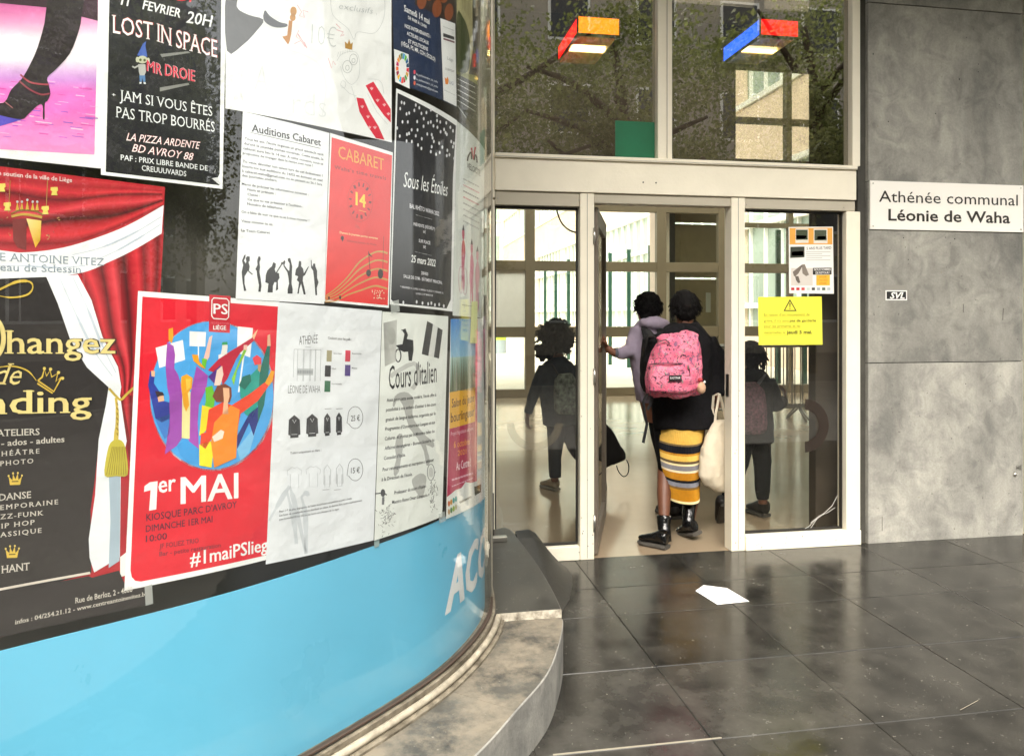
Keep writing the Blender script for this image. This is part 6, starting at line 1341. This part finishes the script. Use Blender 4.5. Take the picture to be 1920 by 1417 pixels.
attach(MB().tube([tuple(v) for v in (wp(1240,636,Y2-.16), wp(1236,612,Y2-.12), wp(1238,606,Y2-.03), wp(1240,620,Y2+.10))], [(.024,.008)]*4, 8).build('shoulder_strap', M_strapblack), k_)

# ---------------------------------------------------------------- curly haired child behind the left pane
Y3 = 6.16; k3 = px_m(Y3, 1040)
pc = thing('person', 'curly-haired child in a dark jacket walking behind the left glass pane', 'person', (*on_floor(1040, 925), 0))
b = MB(); hc = wp(1045, 640, Y3); FW3 = (.1, 1, 0)
head(b, hc, .93, FW3); b.tube([tuple(hc+Vector((0,-.01,-.05))), tuple(hc+Vector((0,-.02,-.19)))], [.045,.05], 12)
col(b, Y3, [(1046,672,14),(1046,690,26),(1047,740,22),(1050,790,24)], [.04,.07,.075,.08])
b.tube([tuple(v) for v in (wp(1022,692,Y3), wp(1003,738,Y3-.02), wp(989,778,Y3))], [.036,.030,.021], 10); hand(b, wp(989,779,Y3), (-.05,.05,-1), (.6,.2,0), .82, .3, -1)
b.tube([tuple(v) for v in (wp(1070,692,Y3), wp(1094,735,Y3), wp(1120,770,Y3))], [.036,.030,.021], 10); hand(b, wp(1120,771,Y3), (.25,0,-1), (-1,0,0), .82, .8, 1)
b.tube([tuple(v) for v in (wp(1042,790,Y3), wp(1042,850,Y3+.02), wp(1040,903,Y3))], [.065,.045,.032], 12); b.tube([tuple(v) for v in (wp(1060,790,Y3), wp(1080,850,Y3+.05), wp(1120,884,Y3-.10))], [.065,.045,.032], 12)
attach(fuse(b, 'body', M_skin, None, .0065, 4), pc); face_parts(hc, .93, FW3, pc)
h = MB(); rn = random.Random(5); hq = wp(1042, 632, Y3-.01)
for _ in range(150):
    d = Vector((rn.gauss(0,1), rn.gauss(0,1), rn.gauss(0,1))); d.normalize()
    if d.y > .55 and d.z < .35: continue
    q = hq+Vector((d.x*.118, d.y*.115, d.z*.118)); h.ball(tuple(q), rn.uniform(.024,.046), 8, 6)
h.ball(tuple(hq), (.125,.105,.12), 20, 14); 
for (x, y) in ((1014,658),(1008,652),(1010,664),(1018,670),(1024,666),(1030,668),(1064,658)): h.ball(tuple(wp(x, y, Y3-.02)), .032, 8, 6)
attach(fuse(h, 'hair', M_hair, None, .008, 1, .012, 40, 2), pc)
for _ in range(110):
    d = Vector((rn.gauss(0,1), rn.gauss(0,.8)-.2, rn.gauss(0,1))); d.normalize(); q = hq+Vector((d.x*.152, d.y*.13, d.z*.148)); P = []
    for j in range(9): P.append(tuple(q+d*(.004*j)+Vector((cos(j*1.3)*.009, sin(j*1.3)*.006, sin(j*1.3)*.009-.002*j))))
    attach(MB().tube(P, .0035, 5).build('curl', M_hair), pc)
c = MB(); col(c, Y3, [(1046,668,12),(1046,680,26),(1045,694,34),(1045,730,33),(1047,770,31),(1049,796,31)], [.06,.09,.105,.105,.105,.105])
c.tube([tuple(v) for v in (wp(1022,690,Y3), wp(1008,718,Y3-.01), wp(1000,742,Y3-.02), wp(990,775,Y3))], [.060,.052,.048,.038], 14); c.tube([tuple(v) for v in (wp(1070,690,Y3), wp(1094,735,Y3), wp(1118,766,Y3))], [.060,.050,.038], 14)
attach(fuse(c, 'jacket', M_bluecoat, None, .010, 5, .009, 12, 3), pc)
c = MB(); c.tube([tuple(v) for v in (wp(1044,785,Y3), wp(1042,830,Y3+.01), wp(1040,860,Y3+.01), wp(1041,895,Y3))], [.085,.070,.058,.052], 14); c.tube([tuple(v) for v in (wp(1060,785,Y3), wp(1078,838,Y3+.05), wp(1098,866,Y3-.02), wp(1117,882,Y3-.09))], [.085,.068,.056,.050], 14)
attach(fuse(c, 'jeans', M_jeans, None, .010, 4, .006, 16, 4), pc)
q = on_floor(1046, 921); up, so = MB(), MB(); foot(up, so, (q[0], q[1]+.02, 0), (q[0]-.10, q[1]+.19, 0), (0,0,1), 1., .042, .024, .08); attach(up.build('sneaker', M_sneak, smooth=True), pc); attach(so.build('sneaker_sole', mat('sole_grey', '#7d776c', .8)), pc)
up, so = MB(), MB(); foot(up, so, wp(1128,884,Y3-.16), wp(1130,928,Y3-.04), (0,1,-.2), 1., .040, .024, .07); attach(up.build('sneaker', M_sneak, smooth=True), pc); attach(so.build('sneaker_sole', MATS['sole_grey']), pc)
k_ = thing('backpack', 'grey-green patterned backpack on the curly-haired child', 'backpack', tuple(wp(1062, 775, Y3-.15)))
b = MB(); col(b, Y3-.17, [(1062,776,17),(1062,770,22),(1061,740,22),(1060,712,20),(1060,700,12)], [.05,.065,.07,.06,.03], 20, 2.8)
attach(fuse(b, 'bag_body', mat('camouflage', '#8a9488', .8, noise_s=26, col2='#2b322e'), None, .009, 3, .006, 14), k_)
attach(MB().tube([tuple(v) for v in (wp(1048,705,Y3-.12), wp(1036,684,Y3-.09), wp(1034,682,Y3+.02), wp(1030,700,Y3+.11))], [(.018,.006)]*4, 8).build('shoulder_strap', M_strapblack), k_)
# black drawstring bag
k_ = thing('drawstring_bag', 'black drawstring bag with a loop swinging below the open door', 'bag', tuple(wp(1145, 884, Y3-.05)))
b = MB(); dn = (wp(1152,872,Y3)-wp(1122,782,Y3)).normalized(); sd = Vector((-dn.z, 0, dn.x)); top = wp(1123,784,Y3-.02)
loft(b, [(top+dn*t, sd*w, (0, th, 0)) for t, w, th in ((0,.02,.016),(.04,.035,.03),(.14,.075,.05),(.26,.105,.055),(.36,.125,.05),(.405,.118,.03),(.42,.10,.015))], 20, 2.4)
attach(fuse(b, 'bag_body', M_strapblack, None, .009, 3, .008, 12), k_)
attach(MB().tube(smooth_poly([tuple(wp(x, y, Y3-.03)) for x, y in ((1156,872),(1160,884),(1169,893),(1177,888),(1179,874),(1175,862))], 3), .0045, 6).build('loop', M_strapblack, smooth=True), k_)

# ---------------------------------------------------------------- child behind the right pane
Y4 = 5.06; k4 = px_m(Y4, 1420)
pd = thing('person', 'child in a dark parka walking inside behind the right glass pane', 'person', (*on_floor(1432, 970), 0))
b = MB(); hc = wp(1407, 668, Y4); FW4 = (.2, 1, 0)
head(b, hc, .92, FW4); b.tube([tuple(hc+Vector((0,-.01,-.05))), tuple(hc+Vector((0,-.02,-.18)))], [.045,.05], 12)
col(b, Y4, [(1410,700,16),(1410,716,30),(1410,770,26),(1412,820,28)], [.04,.07,.08,.085])
b.tube([tuple(v) for v in (wp(1436,716,Y4), wp(1456,762,Y4-.02), wp(1470,750,Y4+.10))], [.036,.032,.022], 10); hand(b, wp(1471,749,Y4+.10), (.25,.4,.8), (-.8,.3,0), .8, .35, 1)
b.tube([tuple(v) for v in (wp(1384,716,Y4), wp(1378,760,Y4+.05), wp(1384,790,Y4+.16))], [.036,.032,.022], 10); hand(b, wp(1384,792,Y4+.17), (0,.3,-1), (1,0,0), .8, .4, -1)
b.tube([tuple(v) for v in (wp(1426,820,Y4), wp(1430,885,Y4+.02), wp(1430,945,Y4))], [.07,.048,.032], 12); b.tube([tuple(v) for v in (wp(1396,820,Y4), wp(1382,890,Y4-.04), wp(1362,948,Y4-.10))], [.07,.048,.032], 12)
attach(fuse(b, 'body', M_skin, None, .0065, 4), pd); face_parts(hc, .92, FW4, pd)
h = MB(); h.ball(tuple(hc+Vector((-.002,-.014,.024))), (.086,.098,.094), 20, 14)
for j in range(26):
    a = rn.uniform(-2.9, -.2); st0 = hc+Vector((cos(a)*.075, sin(a)*.085, .03)); L = rn.uniform(.10,.17)
    h.tube([tuple(st0), tuple(st0+Vector((cos(a)*.02, sin(a)*.015, -L*.5))), tuple(st0+Vector((cos(a)*.022+rn.uniform(-.01,.01), sin(a)*.01, -L)))], [.010,.010,.008], 6)
attach(fuse(h, 'hair', M_hair, None, .0055, 1, .006, 60, 2), pd); strands(hc, .98, 300, 3, pd, .06)
c = MB(); col(c, Y4, [(1409,690,16),(1410,702,30),(1411,718,38),(1411,760,37),(1413,800,37),(1415,828,37)], [.07,.10,.12,.12,.125,.125])
c.tube([tuple(v) for v in (wp(1437,714,Y4), wp(1450,742,Y4-.01), wp(1456,760,Y4-.01), wp(1469,752,Y4+.09))], [.064,.058,.054,.042], 14); c.tube([tuple(v) for v in (wp(1386,714,Y4), wp(1379,755,Y4+.04), wp(1384,788,Y4+.15))], [.064,.055,.042], 14)
c.ball(tuple(wp(1409,704,Y4-.08)), (.10,.06,.05), 14, 10)
attach(fuse(c, 'parka', M_darkcoat, None, .010, 5, .010, 12, 13), pd)
c = MB(); c.tube([tuple(v) for v in (wp(1424,812,Y4), wp(1429,860,Y4+.02), wp(1430,905,Y4+.01), wp(1430,936,Y4))], [.085,.068,.056,.044], 14); c.tube([tuple(v) for v in (wp(1398,812,Y4), wp(1386,868,Y4-.02), wp(1372,915,Y4-.06), wp(1361,942,Y4-.09))], [.085,.068,.056,.044], 14)
attach(fuse(c, 'trousers', M_trous, None, .010, 4, .007, 16, 5), pd)
q = on_floor(1436, 971); up, so = MB(), MB(); foot(up, so, (q[0]+.015, q[1]+.02, 0), (q[0]-.03, q[1]+.20, 0), (0,0,1), 1., .052, .026, .10); attach(up.build('shoe', M_shoe, smooth=True), pd); attach(so.build('shoe_sole', M_sole), pd)
up, so = MB(), MB(); foot(up, so, wp(1362,948,Y4-.16), wp(1356,984,Y4-.02), (0,1,-.1), 1., .045, .024, .08); attach(up.build('shoe', M_shoe, smooth=True), pd); attach(so.build('shoe_sole', M_sole), pd)
k_ = thing('backpack', 'dark speckled backpack on the child behind the right pane', 'backpack', tuple(wp(1408, 810, Y4-.15)))
b = MB(); col(b, Y4-.19, [(1408,812,22),(1408,804,29),(1407,770,30),(1406,730,27),(1405,716,15)], [.05,.07,.075,.06,.03], 20, 2.8)
attach(fuse(b, 'bag_body', mat('speckled_black', '#6a4450', .8, noise_s=55, col2='#131214'), None, .009, 3, .008, 14), k_)
attach(MB().tube([tuple(v) for v in (wp(1420,722,Y4-.16), wp(1432,704,Y4-.12), wp(1432,700,Y4), wp(1430,716,Y4+.13))], [(.018,.006)]*4, 8).build('shoulder_strap', mat('grey_strap', '#5a5a60', .7)), k_)
